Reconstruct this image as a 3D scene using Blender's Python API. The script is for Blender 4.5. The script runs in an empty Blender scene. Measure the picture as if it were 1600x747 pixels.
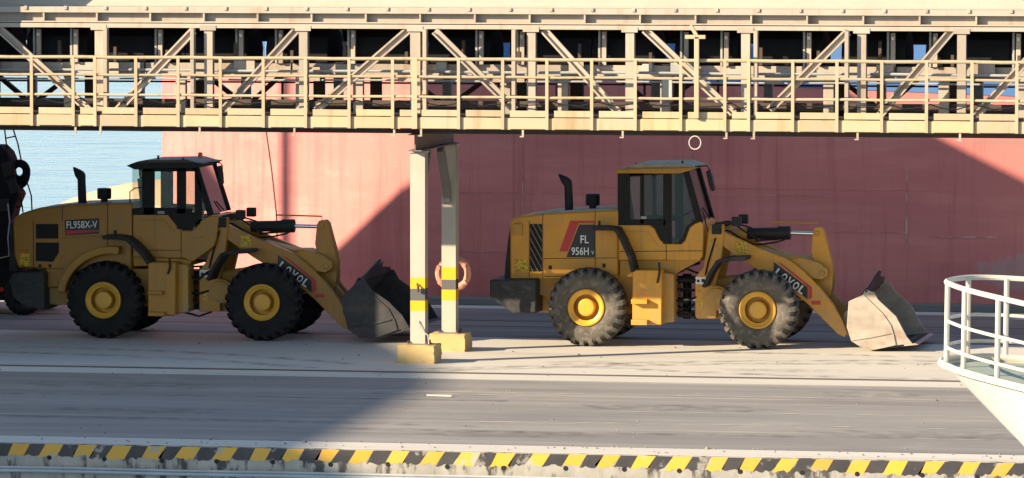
import bpy, bmesh, math, random
from mathutils import Vector, Matrix
random.seed(7)
R = math.radians
SC = bpy.context.scene
COL = SC.collection

# ---------------------------------------------------------------- camera, sky, sun, exposure
YAW = R(11.0); FPX = 8500.0; PITCH = math.atan(528.5 / FPX); CAMH = 9.05
CAM = Vector((109 * math.sin(YAW), -109 * math.cos(YAW), CAMH))
cd = bpy.data.cameras.new('camera'); cam = bpy.data.objects.new('camera', cd); COL.objects.link(cam)
cam.location = CAM; cam.rotation_euler = (R(90) - PITCH, 0, YAW)
cd.sensor_width = 36; cd.lens = 36 * FPX / 1600; cd.clip_start = 1; cd.clip_end = 9000
SC.camera = cam
FW = Vector((-math.sin(YAW) * math.cos(PITCH), math.cos(YAW) * math.cos(PITCH), -math.sin(PITCH)))
RT = Vector((math.cos(YAW), math.sin(YAW), 0)); UP = RT.cross(FW)

SUN_AZ = R(55); SUN_EL = R(21.9)          # light travels towards +X and +Y
world = bpy.data.worlds.new('World'); SC.world = world; world.use_nodes = True
wn = world.node_tree.nodes; wl = world.node_tree.links
sky = wn.new('ShaderNodeTexSky'); sky.sky_type = 'NISHITA'; sky.sun_disc = False
sky.sun_elevation = SUN_EL; sky.sun_rotation = SUN_AZ + math.pi
sky.air_density = 1.0; sky.dust_density = 0.4; sky.ozone_density = 1.0
wl.new(sky.outputs[0], wn['Background'].inputs[0]); wn['Background'].inputs[1].default_value = 0.09
sd = bpy.data.lights.new('sun', 'SUN'); sun = bpy.data.objects.new('sun', sd); COL.objects.link(sun)
sd.energy = 5.0; sd.angle = R(0.5); sd.color = (1.0, 0.81, 0.58)
LDIR = Vector((math.sin(SUN_AZ) * math.cos(SUN_EL), math.cos(SUN_AZ) * math.cos(SUN_EL), -math.sin(SUN_EL)))
sun.rotation_euler = LDIR.to_track_quat('-Z', 'Y').to_euler()
sun.location = (-60, -60, 60)
SC.view_settings.view_transform = 'Standard'; SC.view_settings.look = 'None'
SC.view_settings.exposure = 1.3; SC.view_settings.gamma = 1.0
SC.render.engine = 'CYCLES'
SC.cycles.max_bounces = 6; SC.cycles.transparent_max_bounces = 12; SC.cycles.use_denoising = True

# ---------------------------------------------------------------- measuring: photograph outline -> metres at depth Y
def at(px, py, Y):
    r = FW + RT * ((px - 800) / FPX) - UP * ((py - 373.5) / FPX)
    p = CAM + r * ((Y - CAM.y) / r.y)
    return (p.x, p.z)
def poly(pts, Y): return [at(x, y, Y) for x, y in pts]
def X_(px, Y, py=300): return at(px, py, Y)[0]

# ---------------------------------------------------------------- mesh helpers
WO = {}
class MB:
    def __init__(s): s.v = []; s.f = []
    def add(s, vs, fs):
        n = len(s.v); s.v += [tuple(v) for v in vs]; s.f += [tuple(i + n for i in f) for f in fs]; return s
    def box(s, x0, x1, y0, y1, z0, z1):
        return s.add([(x0,y0,z0),(x1,y0,z0),(x1,y1,z0),(x0,y1,z0),(x0,y0,z1),(x1,y0,z1),(x1,y1,z1),(x0,y1,z1)],
              [(0,3,2,1),(4,5,6,7),(0,1,5,4),(1,2,6,5),(2,3,7,6),(3,0,4,7)])
    def prism(s, pts, y0, y1):
        n = len(pts)
        return s.add([(x, y0, z) for x, z in pts] + [(x, y1, z) for x, z in pts],
              [tuple(range(n)), tuple(range(2*n-1, n-1, -1))] + [(i, (i+1) % n, n + (i+1) % n, n + i) for i in range(n)])
    def bar(s, a, b, w, h, up=(0, 0, 1)):
        a = Vector(a); b = Vector(b); d = (b - a).normalized(); u = Vector(up)
        sx = d.cross(u).normalized(); su = sx.cross(d).normalized()
        vs = []
        for p in (a, b):
            for i, j in ((-1,-1),(1,-1),(1,1),(-1,1)): vs.append(p + sx * (i*w/2) + su * (j*h/2))
        return s.add(vs, [(0,1,2,3),(7,6,5,4),(0,4,5,1),(1,5,6,2),(2,6,7,3),(3,7,4,0)])
    def tube(s, path, r, n=8, closed=False):
        P = [Vector(p) for p in path]; m = len(P); vs = []; fs = []
        for i, p in enumerate(P):
            if closed: d = P[(i+1) % m] - P[i-1]
            else: d = P[min(i+1, m-1)] - P[max(i-1, 0)]
            d.normalize()
            u = Vector((0,0,1)) if abs(d.z) < 0.9 else Vector((0,1,0))
            a = d.cross(u).normalized(); b = a.cross(d).normalized()
            rr = r[i] if isinstance(r, (list, tuple)) else r
            for k in range(n):
                t = 2*math.pi*k/n; vs.append(p + a*(rr*math.cos(t)) + b*(rr*math.sin(t)))
        for i in range(m if closed else m-1):
            for k in range(n):
                a0 = i*n+k; a1 = i*n+(k+1) % n; j = (i+1) % m
                fs.append((a0, a1, j*n+(k+1) % n, j*n+k))
        if not closed: fs += [tuple(range(n-1, -1, -1)), tuple(range((m-1)*n, m*n))]
        return s.add(vs, fs)
    def lathe(s, prof, c, n=32, closed=False, caps=True):
        # profile of (radius, y) turned about a Y-parallel axis through c
        vs = []; fs = []; m = len(prof)
        for k in range(n):
            t = 2*math.pi*k/n
            for r, y in prof: vs.append((c[0] + r*math.cos(t), c[1] + y, c[2] + r*math.sin(t)))
        for k in range(n):
            k2 = (k+1) % n
            for i in range(m if closed else m-1):
                j = (i+1) % m
                fs.append((k*m+i, k*m+j, k2*m+j, k2*m+i))
        if not closed and caps:
            if prof[0][0] > 1e-4: fs.append(tuple(k*m for k in range(n)))
            if prof[-1][0] > 1e-4: fs.append(tuple(k*m+m-1 for k in range(n-1, -1, -1)))
        return s.add(vs, fs)
    def ribbon(s, pts, th, y0, y1):
        # polyline (x,z) thickened to th and extruded in Y
        P = [Vector((p[0], p[1])) for p in pts]; up = []; dn = []
        for i, p in enumerate(P):
            d = (P[min(i+1, len(P)-1)] - P[max(i-1, 0)]).normalized(); nrm = Vector((-d.y, d.x))
            up.append(p + nrm*th/2); dn.append(p - nrm*th/2)
        return s.prism([tuple(p) for p in up] + [tuple(p) for p in reversed(dn)], y0, y1)
    def mesh(s, name, org=(0,0,0), angle=35, smooth=True):
        me = bpy.data.meshes.new(name)
        me.from_pydata([(v[0]-org[0], v[1]-org[1], v[2]-org[2]) for v in s.v], [], s.f)
        bm = bmesh.new(); bm.from_mesh(me)
        bmesh.ops.remove_doubles(bm, verts=bm.verts, dist=1e-5)
        bmesh.ops.recalc_face_normals(bm, faces=bm.faces)
        bm.to_mesh(me); bm.free()
        if smooth:
            me.polygons.foreach_set('use_smooth', [True]*len(me.polygons))
            me.set_sharp_from_angle(angle=R(angle))
        return me
    def build(s, name, mat, parent=None, org=None, bevel=0, angle=35, smooth=True):
        po = WO[parent.name] if parent else (0, 0, 0)
        if org is None: org = po
        me = s.mesh(name, org, angle, smooth); me.materials.append(mat)
        return link(name, me, parent, org, bevel)
def link(name, me, parent=None, org=None, bevel=0):
    po = WO[parent.name] if parent else (0, 0, 0)
    if org is None: org = po
    o = bpy.data.objects.new(name, me); COL.objects.link(o)
    o.parent = parent; o.location = (org[0]-po[0], org[1]-po[1], org[2]-po[2]); WO[o.name] = tuple(org)
    if bevel:
        b = o.modifiers.new('bevel', 'BEVEL'); b.width = bevel; b.segments = 2; b.limit_method = 'ANGLE'; b.angle_limit = R(40)
        b.harden_normals = False
    return o
def tag(o, label=None, cat=None, group=None, kind=None):
    if label: o['label'] = label
    if cat: o['category'] = cat
    if group: o['group'] = group
    if kind: o['kind'] = kind
    return o
def thing(name, loc, label, cat, group=None):
    o = bpy.data.objects.new(name, None); COL.objects.link(o); o.location = loc; WO[o.name] = tuple(loc)
    o.empty_display_size = 0.2
    return tag(o, label, cat, group)
def text_part(txt, mat, parent, cx, cz, w, h, y, tilt=0.0, name='lettering', shear=0.0, ext=0.003, bold=0.0):
    cu = bpy.data.curves.new('t', 'FONT'); cu.body = txt; cu.size = 1; cu.extrude = 0.02; cu.shear = shear; cu.offset = bold
    cu.align_x = 'CENTER'; cu.resolution_u = 3
    ob = bpy.data.objects.new('t', cu); COL.objects.link(ob)
    dg = bpy.context.evaluated_depsgraph_get(); me = bpy.data.meshes.new_from_object(ob.evaluated_get(dg))
    bpy.data.objects.remove(ob); bpy.data.curves.remove(cu)
    xs = [v.co.x for v in me.vertices]; ys = [v.co.y for v in me.vertices]
    mx = (min(xs)+max(xs))/2; my = (min(ys)+max(ys))/2; sx = w/(max(xs)-min(xs)); sy = h/(max(ys)-min(ys))
    ct, st = math.cos(tilt), math.sin(tilt)
    for v in me.vertices:
        x = (v.co.x-mx)*sx; z = (v.co.y-my)*sy; d = v.co.z
        v.co = (x*ct - z*st, -ext*(1 + d/0.02)/2, x*st + z*ct)
    me.materials.clear(); me.materials.append(mat)
    return link(name, me, parent, (cx, y, cz))

# ---------------------------------------------------------------- materials
MATS = {}
def mat(name, col, rough=0.6, metal=0.0, col2=None, scale=4.0, amt=0.5, stretch=(1,1,1), bump=0.0, bscale=30.0,
        col3=None, scale3=1.0, amt3=0.5, stretch3=None, lo3=0.5, hi3=0.65, spec=0.5, coat=0.0, world_co=False, lo=0.35, hi=0.65, rnd=0.0, mud=None, mudz=(0.5, 1.7), streak=None):
    m = bpy.data.materials.new(name); m.use_nodes = True; nt = m.node_tree; N = nt.nodes; L = nt.links
    b = N['Principled BSDF']; b.inputs['Roughness'].default_value = rough; b.inputs['Metallic'].default_value = metal
    b.inputs['Specular IOR Level'].default_value = spec; b.inputs['Coat Weight'].default_value = coat
    b.inputs['Base Color'].default_value = (*col, 1)
    if world_co:
        tc = N.new('ShaderNodeNewGeometry'); co = tc.outputs['Position']
    else:
        tc = N.new('ShaderNodeTexCoord'); co = tc.outputs['Object']
    def noise(sc, st, det=6):
        mp = N.new('ShaderNodeMapping'); mp.inputs['Scale'].default_value = st; L.new(co, mp.inputs[0])
        n = N.new('ShaderNodeTexNoise'); n.inputs['Scale'].default_value = sc; n.inputs['Detail'].default_value = det
        n.inputs['Roughness'].default_value = 0.62; L.new(mp.outputs[0], n.inputs['Vector']); return n.outputs['Fac']
    def ramp(fac, lo, hi, top):
        r = N.new('ShaderNodeMapRange'); r.inputs[1].default_value = lo; r.inputs[2].default_value = hi
        r.inputs[3].default_value = 0; r.inputs[4].default_value = top; L.new(fac, r.inputs[0]); return r.outputs[0]
    cur = None
    if col2:
        mx = N.new('ShaderNodeMix'); mx.data_type = 'RGBA'
        L.new(ramp(noise(scale, stretch), lo, hi, amt), mx.inputs[0])
        mx.inputs[6].default_value = (*col, 1); mx.inputs[7].default_value = (*col2, 1); cur = mx.outputs[2]
    if col3:
        mx = N.new('ShaderNodeMix'); mx.data_type = 'RGBA'
        L.new(ramp(noise(scale3, stretch3 or stretch), lo3, hi3, amt3), mx.inputs[0])
        if cur: L.new(cur, mx.inputs[6])
        else: mx.inputs[6].default_value = (*col, 1)
        mx.inputs[7].default_value = (*col3, 1); cur = mx.outputs[2]
    def blend(fac, colour):
        nonlocal cur
        mx = N.new('ShaderNodeMix'); mx.data_type = 'RGBA'; L.new(fac, mx.inputs[0])
        if cur: L.new(cur, mx.inputs[6])
        else: mx.inputs[6].default_value = (*col, 1)
        mx.inputs[7].default_value = (*colour, 1); cur = mx.outputs[2]
    if streak:      # run marks below edges: (colour, scale, lo, hi, amount)
        blend(ramp(noise(streak[1], (1.6, 1.6, 0.13)), streak[2], streak[3], streak[4]), streak[0])
    if mud:         # dried mud splashed up from the wheels, patchy, thinning out with height above ground
        ge = N.new('ShaderNodeNewGeometry'); sp = N.new('ShaderNodeSeparateXYZ'); L.new(ge.outputs['Position'], sp.inputs[0])
        h = N.new('ShaderNodeMapRange'); h.inputs[1].default_value = mudz[0]; h.inputs[2].default_value = mudz[1]; h.inputs[3].default_value = 0.32; h.inputs[4].default_value = -0.10; L.new(sp.outputs[2], h.inputs[0])
        ad = N.new('ShaderNodeMath'); ad.operation = 'ADD'; L.new(h.outputs[0], ad.inputs[0]); L.new(noise(5.5, (1,1,1)), ad.inputs[1])
        blend(ramp(ad.outputs[0], 0.54, 0.86, 0.6), mud)
    if rnd:
        oi = N.new('ShaderNodeObjectInfo'); mr_ = N.new('ShaderNodeMapRange'); mr_.inputs[3].default_value = 1 - rnd; mr_.inputs[4].default_value = 1 + rnd*0.35; L.new(oi.outputs['Random'], mr_.inputs[0])
        hs = N.new('ShaderNodeHueSaturation'); L.new(mr_.outputs[0], hs.inputs['Value'])
        if cur: L.new(cur, hs.inputs['Color'])
        else: hs.inputs['Color'].default_value = (*col, 1)
        cur = hs.outputs[0]
    if cur: L.new(cur, b.inputs['Base Color'])
    if bump:
        bp = N.new('ShaderNodeBump'); bp.inputs['Strength'].default_value = bump; bp.inputs['Distance'].default_value = 0.02
        L.new(noise(bscale, stretch), bp.inputs['Height']); L.new(bp.outputs[0], b.inputs['Normal'])
    MATS[name] = m; return m

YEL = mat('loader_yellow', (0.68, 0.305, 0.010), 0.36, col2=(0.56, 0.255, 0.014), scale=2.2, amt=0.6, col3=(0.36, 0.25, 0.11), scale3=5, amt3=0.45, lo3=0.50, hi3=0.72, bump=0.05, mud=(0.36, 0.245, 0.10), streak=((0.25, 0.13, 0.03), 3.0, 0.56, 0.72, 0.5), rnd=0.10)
YEL_SHADE = mat('loader_yellow_shaded', (0.43, 0.192, 0.008), 0.38, col2=(0.35, 0.16, 0.012), scale=2.2, amt=0.6, col3=(0.28, 0.19, 0.085), scale3=5, amt3=0.4, lo3=0.50, hi3=0.72, bump=0.05, streak=((0.19, 0.10, 0.025), 3.0, 0.56, 0.72, 0.5), rnd=0.10)  # darker copy of the loader yellow, deep shade put into the colour
YELD = mat('loader_yellow_dusty', (0.52, 0.25, 0.022), 0.6, col2=(0.36, 0.235, 0.09), scale=3, amt=0.55, bump=0.06, mud=(0.33, 0.23, 0.11), streak=((0.22, 0.12, 0.03), 3.0, 0.56, 0.72, 0.5), rnd=0.15)
BLK = mat('black_steel', (0.010, 0.0105, 0.012), 0.6, col2=(0.028, 0.027, 0.025), scale=4, amt=0.5, spec=0.35, bump=0.06)
BLKR = mat('black_rubber_trim', (0.008, 0.008, 0.010), 0.65, col2=(0.018, 0.018, 0.018), scale=6, amt=0.5, spec=0.3)
CWT = mat('counterweight_grey', (0.026, 0.028, 0.032), 0.6, col2=(0.05, 0.049, 0.047), scale=3, amt=0.5, spec=0.3, col3=(0.09,0.077,0.06), scale3=9, amt3=0.4, bump=0.08)
TYRE = mat('tyre_dusty', (0.135, 0.121, 0.102), 0.95, col2=(0.055, 0.051, 0.047), scale=2.4, amt=0.8, col3=(0.30,0.265,0.21), scale3=9, amt3=0.4, bump=0.25, bscale=22, spec=0.25)
TYREB = mat('tyre_black', (0.013, 0.013, 0.015), 0.9, col2=(0.027, 0.026, 0.025), scale=3.5, amt=0.7, bump=0.2, bscale=22, spec=0.25)
RIM = mat('rim_yellow', (0.66, 0.345, 0.025), 0.42, col2=(0.52, 0.29, 0.06), scale=6, amt=0.5, bump=0.05)
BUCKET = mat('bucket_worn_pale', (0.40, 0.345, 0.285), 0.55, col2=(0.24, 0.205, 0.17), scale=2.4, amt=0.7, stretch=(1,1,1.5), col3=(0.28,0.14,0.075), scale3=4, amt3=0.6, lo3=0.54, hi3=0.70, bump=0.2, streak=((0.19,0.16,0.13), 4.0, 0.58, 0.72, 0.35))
BUCKETI = mat('bucket_inner_shade', (0.015, 0.0145, 0.0145), 0.8, col2=(0.035, 0.029, 0.025), scale=2.5, amt=0.6, bump=0.12)  # near-black colour carries the shade inside the bucket
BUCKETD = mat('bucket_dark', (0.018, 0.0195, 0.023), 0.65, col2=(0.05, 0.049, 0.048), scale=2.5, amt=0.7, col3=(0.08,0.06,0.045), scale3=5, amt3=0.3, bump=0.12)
CHROME = mat('chrome_rod', (0.75, 0.75, 0.76), 0.18, metal=1.0)
WHT = mat('white_lettering', (0.78, 0.78, 0.77), 0.5)
RED = mat('red_decal', (0.50, 0.022, 0.030), 0.45, col2=(0.42, 0.03, 0.03), scale=5, amt=0.5)
BLKDEC = mat('black_decal', (0.005, 0.005, 0.006), 0.45, col2=(0.010,0.010,0.011), scale=6, amt=0.5)
ROOFC = mat('cab_roof_dusty', (0.52, 0.46, 0.36), 1.0, spec=0.05, col2=(0.33, 0.27, 0.19), scale=4, amt=0.6)
ROOFD = mat('cab_roof_brown', (0.13, 0.085, 0.05), 0.55, col2=(0.09, 0.065, 0.045), scale=4, amt=0.6)
ORANGE = mat('amber_lens', (0.55, 0.13, 0.02), 0.25)
REDL = mat('red_lens', (0.6, 0.02, 0.02), 0.2)
LABEL = mat('yellow_warning_label', (0.70, 0.45, 0.01), 0.5, col2=(0.15,0.09,0.01), scale=38, amt=0.9, lo=0.5, hi=0.55)
GREYL = mat('grey_line', (0.22, 0.18, 0.12), 0.6)
SEAT = mat('seat_fabric', (0.02, 0.021, 0.023), 0.85, col2=(0.035,0.035,0.035), scale=20, amt=0.5)

CREAM = mat('gallery_cream_paint', (0.44, 0.375, 0.30), 0.55, col2=(0.37, 0.31, 0.245), scale=1.7, amt=0.6, col3=(0.33, 0.23, 0.13), scale3=3.0, amt3=0.55, lo3=0.56, hi3=0.76, bump=0.06, world_co=True, rnd=0.22, streak=((0.30, 0.19, 0.10), 2.4, 0.55, 0.70, 0.6))
SUPG = mat('support_grey_steel', (0.13, 0.12, 0.11), 0.65, col2=(0.19, 0.165, 0.14), scale=3, amt=0.6, world_co=True)  # dark grey puts the shade under the gallery into beam and braces
CREAMY = mat('gallery_yellow_cream_paint', (0.49, 0.375, 0.21), 0.55, col2=(0.45, 0.37, 0.27), scale=0.8, amt=0.8, col3=(0.45, 0.30, 0.12), scale3=3.5, amt3=0.5, lo3=0.57, hi3=0.76, bump=0.06, world_co=True, rnd=0.16, streak=((0.33, 0.20, 0.08), 2.4, 0.56, 0.70, 0.55))
GREYST = mat('galvanised_grey', (0.36, 0.37, 0.36), 0.55, col2=(0.27, 0.27, 0.25), scale=3, amt=0.6, world_co=True)
DARKST = mat('dark_brown_steel', (0.055, 0.040, 0.032), 0.7, col2=(0.10, 0.06, 0.04), scale=2.5, amt=0.6, world_co=True, bump=0.1)
HOOD = mat('belt_cover_dark', (0.012, 0.013, 0.016), 0.8, col2=(0.025, 0.023, 0.022), scale=2.5, amt=0.5, spec=0.15, world_co=True)
BELT = mat('conveyor_belt_rubber', (0.02, 0.02, 0.021), 0.8, col2=(0.05,0.04,0.03), scale=3, amt=0.5, world_co=True)
ROOFS = mat('gallery_roof_sheet', (0.42, 0.365, 0.29), 0.6, col2=(0.36, 0.31, 0.24), scale=1.5, amt=0.6, world_co=True)
CONC = mat('footing_concrete', (0.52, 0.36, 0.13), 0.85, col2=(0.45, 0.33, 0.17), scale=3, amt=0.7, col3=(0.22,0.17,0.11), scale3=7, amt3=0.6, lo3=0.6, hi3=0.75, bump=0.3, bscale=18)

HULL = None
SHIPBLUE = mat('ship_blue_paint', (0.06, 0.16, 0.38), 0.5, col2=(0.09, 0.20, 0.40), scale=0.7, amt=0.6)
BULB = mat('bulb_cream_paint', (0.62, 0.43, 0.27), 0.6, col2=(0.55, 0.36, 0.22), scale=0.8, amt=0.6)
WHP = mat('vessel_white_paint', (0.56, 0.50, 0.405), 0.45, col2=(0.50, 0.44, 0.35), scale=1.6, amt=0.5, col3=(0.55,0.40,0.25), scale3=3, amt3=0.5, lo3=0.62, hi3=0.76, bump=0.05, streak=((0.42, 0.27, 0.14), 2.2, 0.60, 0.74, 0.45))
DECKG = mat('vessel_deck_green', (0.25, 0.31, 0.25), 0.7, col2=(0.32, 0.36, 0.30), scale=3, amt=0.7, bump=0.1)
DARKM = mat('dark_machine_paint', (0.012, 0.012, 0.015), 0.9, col2=(0.024, 0.023, 0.023), scale=3, amt=0.6, spec=0.08)
ROPE = mat('rope_fibre', (0.20, 0.13, 0.11), 0.9)
BUOY = mat('lifebuoy_orange', (0.60, 0.22, 0.14), 0.6, col2=(0.55,0.28,0.21), scale=5, amt=0.6)
HOSE = mat('white_hose', (0.46, 0.44, 0.38), 0.5)
CLAD = mat('shade_tower_cladding', (0.45, 0.42, 0.36), 0.6, col2=(0.36, 0.32, 0.27), scale=0.6, amt=0.6)

def hull_material():
    m = mat('hull_red_antifouling', (0.62, 0.20, 0.175), 0.62, col2=(0.50, 0.155, 0.14), scale=0.5, amt=0.85, stretch=(0.4,1,1.6), col3=(0.66, 0.25, 0.21), scale3=1.1, amt3=0.5, stretch3=(0.25,1,2.0), bump=0.35, bscale=0.55, world_co=True)
    nt = m.node_tree; N = nt.nodes; L = nt.links; b = N['Principled BSDF']
    src = b.inputs['Base Color'].links[0].from_socket
    geo = N.new('ShaderNodeNewGeometry'); sx = N.new('ShaderNodeSeparateXYZ'); L.new(geo.outputs['Position'], sx.inputs[0])
    def math_(op, a, b_):
        n = N.new('ShaderNodeMath'); n.operation = op
        for i, q in enumerate((a, b_)):
            if isinstance(q, (int, float)): n.inputs[i].default_value = q
            else: L.new(q, n.inputs[i])
        return n.outputs[0]
    def noi(sc, st):
        mp = N.new('ShaderNodeMapping'); mp.inputs['Scale'].default_value = st; L.new(geo.outputs['Position'], mp.inputs[0])
        n = N.new('ShaderNodeTexNoise'); n.inputs['Scale'].default_value = sc; n.inputs['Detail'].default_value = 8; n.inputs['Roughness'].default_value = 0.7
        L.new(mp.outputs[0], n.inputs['Vector']); return n.outputs['Fac']
    def mr(v, a, b2, top=1.0):
        r = N.new('ShaderNodeMapRange'); r.inputs[1].default_value = a; r.inputs[2].default_value = b2; r.inputs[4].default_value = top; L.new(v, r.inputs[0]); return r.outputs[0]
    # bare grey patch where the paint has peeled, low on the hull near the white bow vessel
    dx = math_('MULTIPLY', math_('SUBTRACT', sx.outputs[0], 9.4), 0.42); dz = math_('MULTIPLY', math_('SUBTRACT', sx.outputs[2], 0.80), 1.4)
    d = math_('SQRT', math_('ADD', math_('MULTIPLY', dx, dx), math_('MULTIPLY', dz, dz)), 0)
    q = math_('SUBTRACT', math_('ADD', 0.62, math_('MULTIPLY', noi(4.0, (1.2,1,0.6)), 1.0)), d)
    mask = mr(q, 0.46, 0.60, 0.62)
    mx = N.new('ShaderNodeMix'); mx.data_type = 'RGBA'; L.new(mask, mx.inputs[0]); L.new(src, mx.inputs[6]); mx.inputs[7].default_value = (0.40, 0.30, 0.28, 1)
    # fine pale scuffs and dark run marks
    sc = mr(noi(9, (0.12, 1, 1.0)), 0.66, 0.74, 0.45)
    mx2 = N.new('ShaderNodeMix'); mx2.data_type = 'RGBA'; L.new(sc, mx2.inputs[0]); L.new(mx.outputs[2], mx2.inputs[6]); mx2.inputs[7].default_value = (0.55, 0.33, 0.29, 1)
    rn = mr(noi(2.2, (1.8, 1, 0.10)), 0.50, 0.70, 0.65)
    mx3 = N.new('ShaderNodeMix'); mx3.data_type = 'RGBA'; L.new(rn, mx3.inputs[0]); L.new(mx2.outputs[2], mx3.inputs[6]); mx3.inputs[7].default_value = (0.42, 0.105, 0.095, 1)
    fl = mr(noi(14, (1, 1, 0.8)), 0.715, 0.735, 0.7)      # small flakes of lost paint
    mx4 = N.new('ShaderNodeMix'); mx4.data_type = 'RGBA'; L.new(fl, mx4.inputs[0]); L.new(mx3.outputs[2], mx4.inputs[6]); mx4.inputs[7].default_value = (0.62, 0.42, 0.37, 1)
    dk = mr(noi(0.9, (1, 1, 0.5)), 0.60, 0.72, 0.5)
    mx5 = N.new('ShaderNodeMix'); mx5.data_type = 'RGBA'; L.new(dk, mx5.inputs[0]); L.new(mx4.outputs[2], mx5.inputs[6]); mx5.inputs[7].default_value = (0.36, 0.12, 0.11, 1)
    L.new(mx5.outputs[2], b.inputs['Base Color'])
    return m
HULL = hull_material()

def glass_material(tint):
    m = bpy.data.materials.new('cab_glass'); m.use_nodes = True; nt = m.node_tree; N = nt.nodes; L = nt.links
    N.remove(N['Principled BSDF']); out = N['Material Output']
    t = N.new('ShaderNodeBsdfTransparent'); t.inputs[0].default_value = (*tint, 1)
    g = N.new('ShaderNodeBsdfGlossy'); g.inputs['Roughness'].default_value = 0.04; g.inputs[0].default_value = (0.9, 0.95, 0.95, 1)
    fr = N.new('ShaderNodeFresnel'); fr.inputs[0].default_value = 1.35
    mx = N.new('ShaderNodeMixShader'); L.new(fr.outputs[0], mx.inputs[0]); L.new(t.outputs[0], mx.inputs[1]); L.new(g.outputs[0], mx.inputs[2])
    L.new(mx.outputs[0], out.inputs[0]); return m
GLASS = glass_material((0.84, 0.90, 0.87)); GLASSD = glass_material((0.62, 0.68, 0.66))

def water_material():
    m = mat('harbour_water', (0.09, 0.28, 0.50), 0.14, spec=0.5)
    nt = m.node_tree; N = nt.nodes; L = nt.links; b = N['Principled BSDF']
    geo = N.new('ShaderNodeNewGeometry')
    h = None
    for sc, st, w in ((0.16, (0.5, 1.0, 1), 1.0), (0.7, (0.6, 1.0, 1), 0.45), (2.3, (0.7, 1, 1), 0.18)):
        mp = N.new('ShaderNodeMapping'); mp.inputs['Scale'].default_value = st; L.new(geo.outputs['Position'], mp.inputs[0])
        n = N.new('ShaderNodeTexNoise'); n.inputs['Scale'].default_value = sc; n.inputs['Detail'].default_value = 4; L.new(mp.outputs[0], n.inputs['Vector'])
        k = N.new('ShaderNodeMath'); k.operation = 'MULTIPLY'; k.inputs[1].default_value = w; L.new(n.outputs['Fac'], k.inputs[0])
        if h is None: h = k.outputs[0]
        else:
            a = N.new('ShaderNodeMath'); a.operation = 'ADD'; L.new(h, a.inputs[0]); L.new(k.outputs[0], a.inputs[1]); h = a.outputs[0]
    bp = N.new('ShaderNodeBump'); bp.inputs['Strength'].default_value = 1.0; bp.inputs['Distance'].default_value = 0.35
    L.new(h, bp.inputs['Height']); L.new(bp.outputs[0], b.inputs['Normal'])
    return m
WATER = water_material()

def lane_material():
    m = mat('worn_lane_asphalt', (0.27, 0.255, 0.235), 0.8, col2=(0.175, 0.166, 0.157), scale=1.0, amt=0.85, stretch=(0.07, 0.8, 1), lo=0.38, hi=0.62,
            col3=(0.46, 0.41, 0.345), scale3=1.3, amt3=0.8, stretch3=(0.045, 1.6, 1), lo3=0.58, hi3=0.68, bump=0.12, bscale=9, world_co=True)
    return m
LANE = lane_material()
def blotch(m, colour, scale, st, lo, hi, amt):
    nt = m.node_tree; N = nt.nodes; L = nt.links; b = N['Principled BSDF']; src = b.inputs['Base Color'].links[0].from_socket
    g = N.new('ShaderNodeNewGeometry'); mp = N.new('ShaderNodeMapping'); mp.inputs['Scale'].default_value = st; L.new(g.outputs['Position'], mp.inputs[0])
    n = N.new('ShaderNodeTexNoise'); n.inputs['Scale'].default_value = scale; n.inputs['Detail'].default_value = 7; n.inputs['Roughness'].default_value = 0.65; L.new(mp.outputs[0], n.inputs['Vector'])
    r = N.new('ShaderNodeMapRange'); r.inputs[1].default_value = lo; r.inputs[2].default_value = hi; r.inputs[4].default_value = amt; L.new(n.outputs['Fac'], r.inputs[0])
    mx = N.new('ShaderNodeMix'); mx.data_type = 'RGBA'; L.new(r.outputs[0], mx.inputs[0]); L.new(src, mx.inputs[6]); mx.inputs[7].default_value = (*colour, 1); L.new(mx.outputs[2], b.inputs['Base Color'])
blotch(LANE, (0.14, 0.13, 0.123), 0.35, (0.4, 0.8, 1), 0.55, 0.70, 0.5)       # oil and rubber patches
blotch(LANE, (0.40, 0.36, 0.31), 0.9, (0.5, 0.5, 1), 0.58, 0.72, 0.55)      # dried dust
blotch(LANE, (0.06, 0.055, 0.05), 2.2, (1, 0.5, 1), 0.70, 0.74, 0.7)        # drips
def mark_material(name, colour, amt):
    m = mat(name, colour, 0.85); nt = m.node_tree; N = nt.nodes; L = nt.links; b = N['Principled BSDF']
    g = N.new('ShaderNodeNewGeometry'); n = N.new('ShaderNodeTexNoise'); n.inputs['Scale'].default_value = 2.5; n.inputs['Detail'].default_value = 8; L.new(g.outputs['Position'], n.inputs['Vector'])
    r = N.new('ShaderNodeMapRange'); r.inputs[1].default_value = 0.40; r.inputs[2].default_value = 0.70; r.inputs[4].default_value = amt; L.new(n.outputs['Fac'], r.inputs[0]); L.new(r.outputs[0], b.inputs['Alpha']); return m
RUBBER = mark_material('tyre_rubber_mark', (0.15, 0.135, 0.12), 0.42); DUSTM = mark_material('dust_smear', (0.60, 0.54, 0.45), 0.6); OILM = mark_material('oil_stain', (0.11, 0.10, 0.094), 0.28)
APRON_SHADE = mat('shaded_apron_asphalt', (0.19, 0.185, 0.165), 0.85, col2=(0.105, 0.102, 0.092), scale=0.8, amt=0.9, stretch=(0.12, 1, 1), col3=(0.22, 0.19, 0.16), scale3=1.2, amt3=0.6, stretch3=(0.08, 1.2, 1), bump=0.12, bscale=9, world_co=True)  # dirty asphalt tone with the shade behind the loaders put into it
DECK = mat('pier_concrete', (0.565, 0.54, 0.475), 0.85, col2=(0.49, 0.465, 0.405), scale=0.7, amt=0.7, stretch=(0.18, 1.0, 1), col3=(0.33, 0.285, 0.235), scale3=1.0, amt3=0.45, stretch3=(0.07, 0.9, 1), lo3=0.54, hi3=0.72, bump=0.15, bscale=8, world_co=True)
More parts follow.
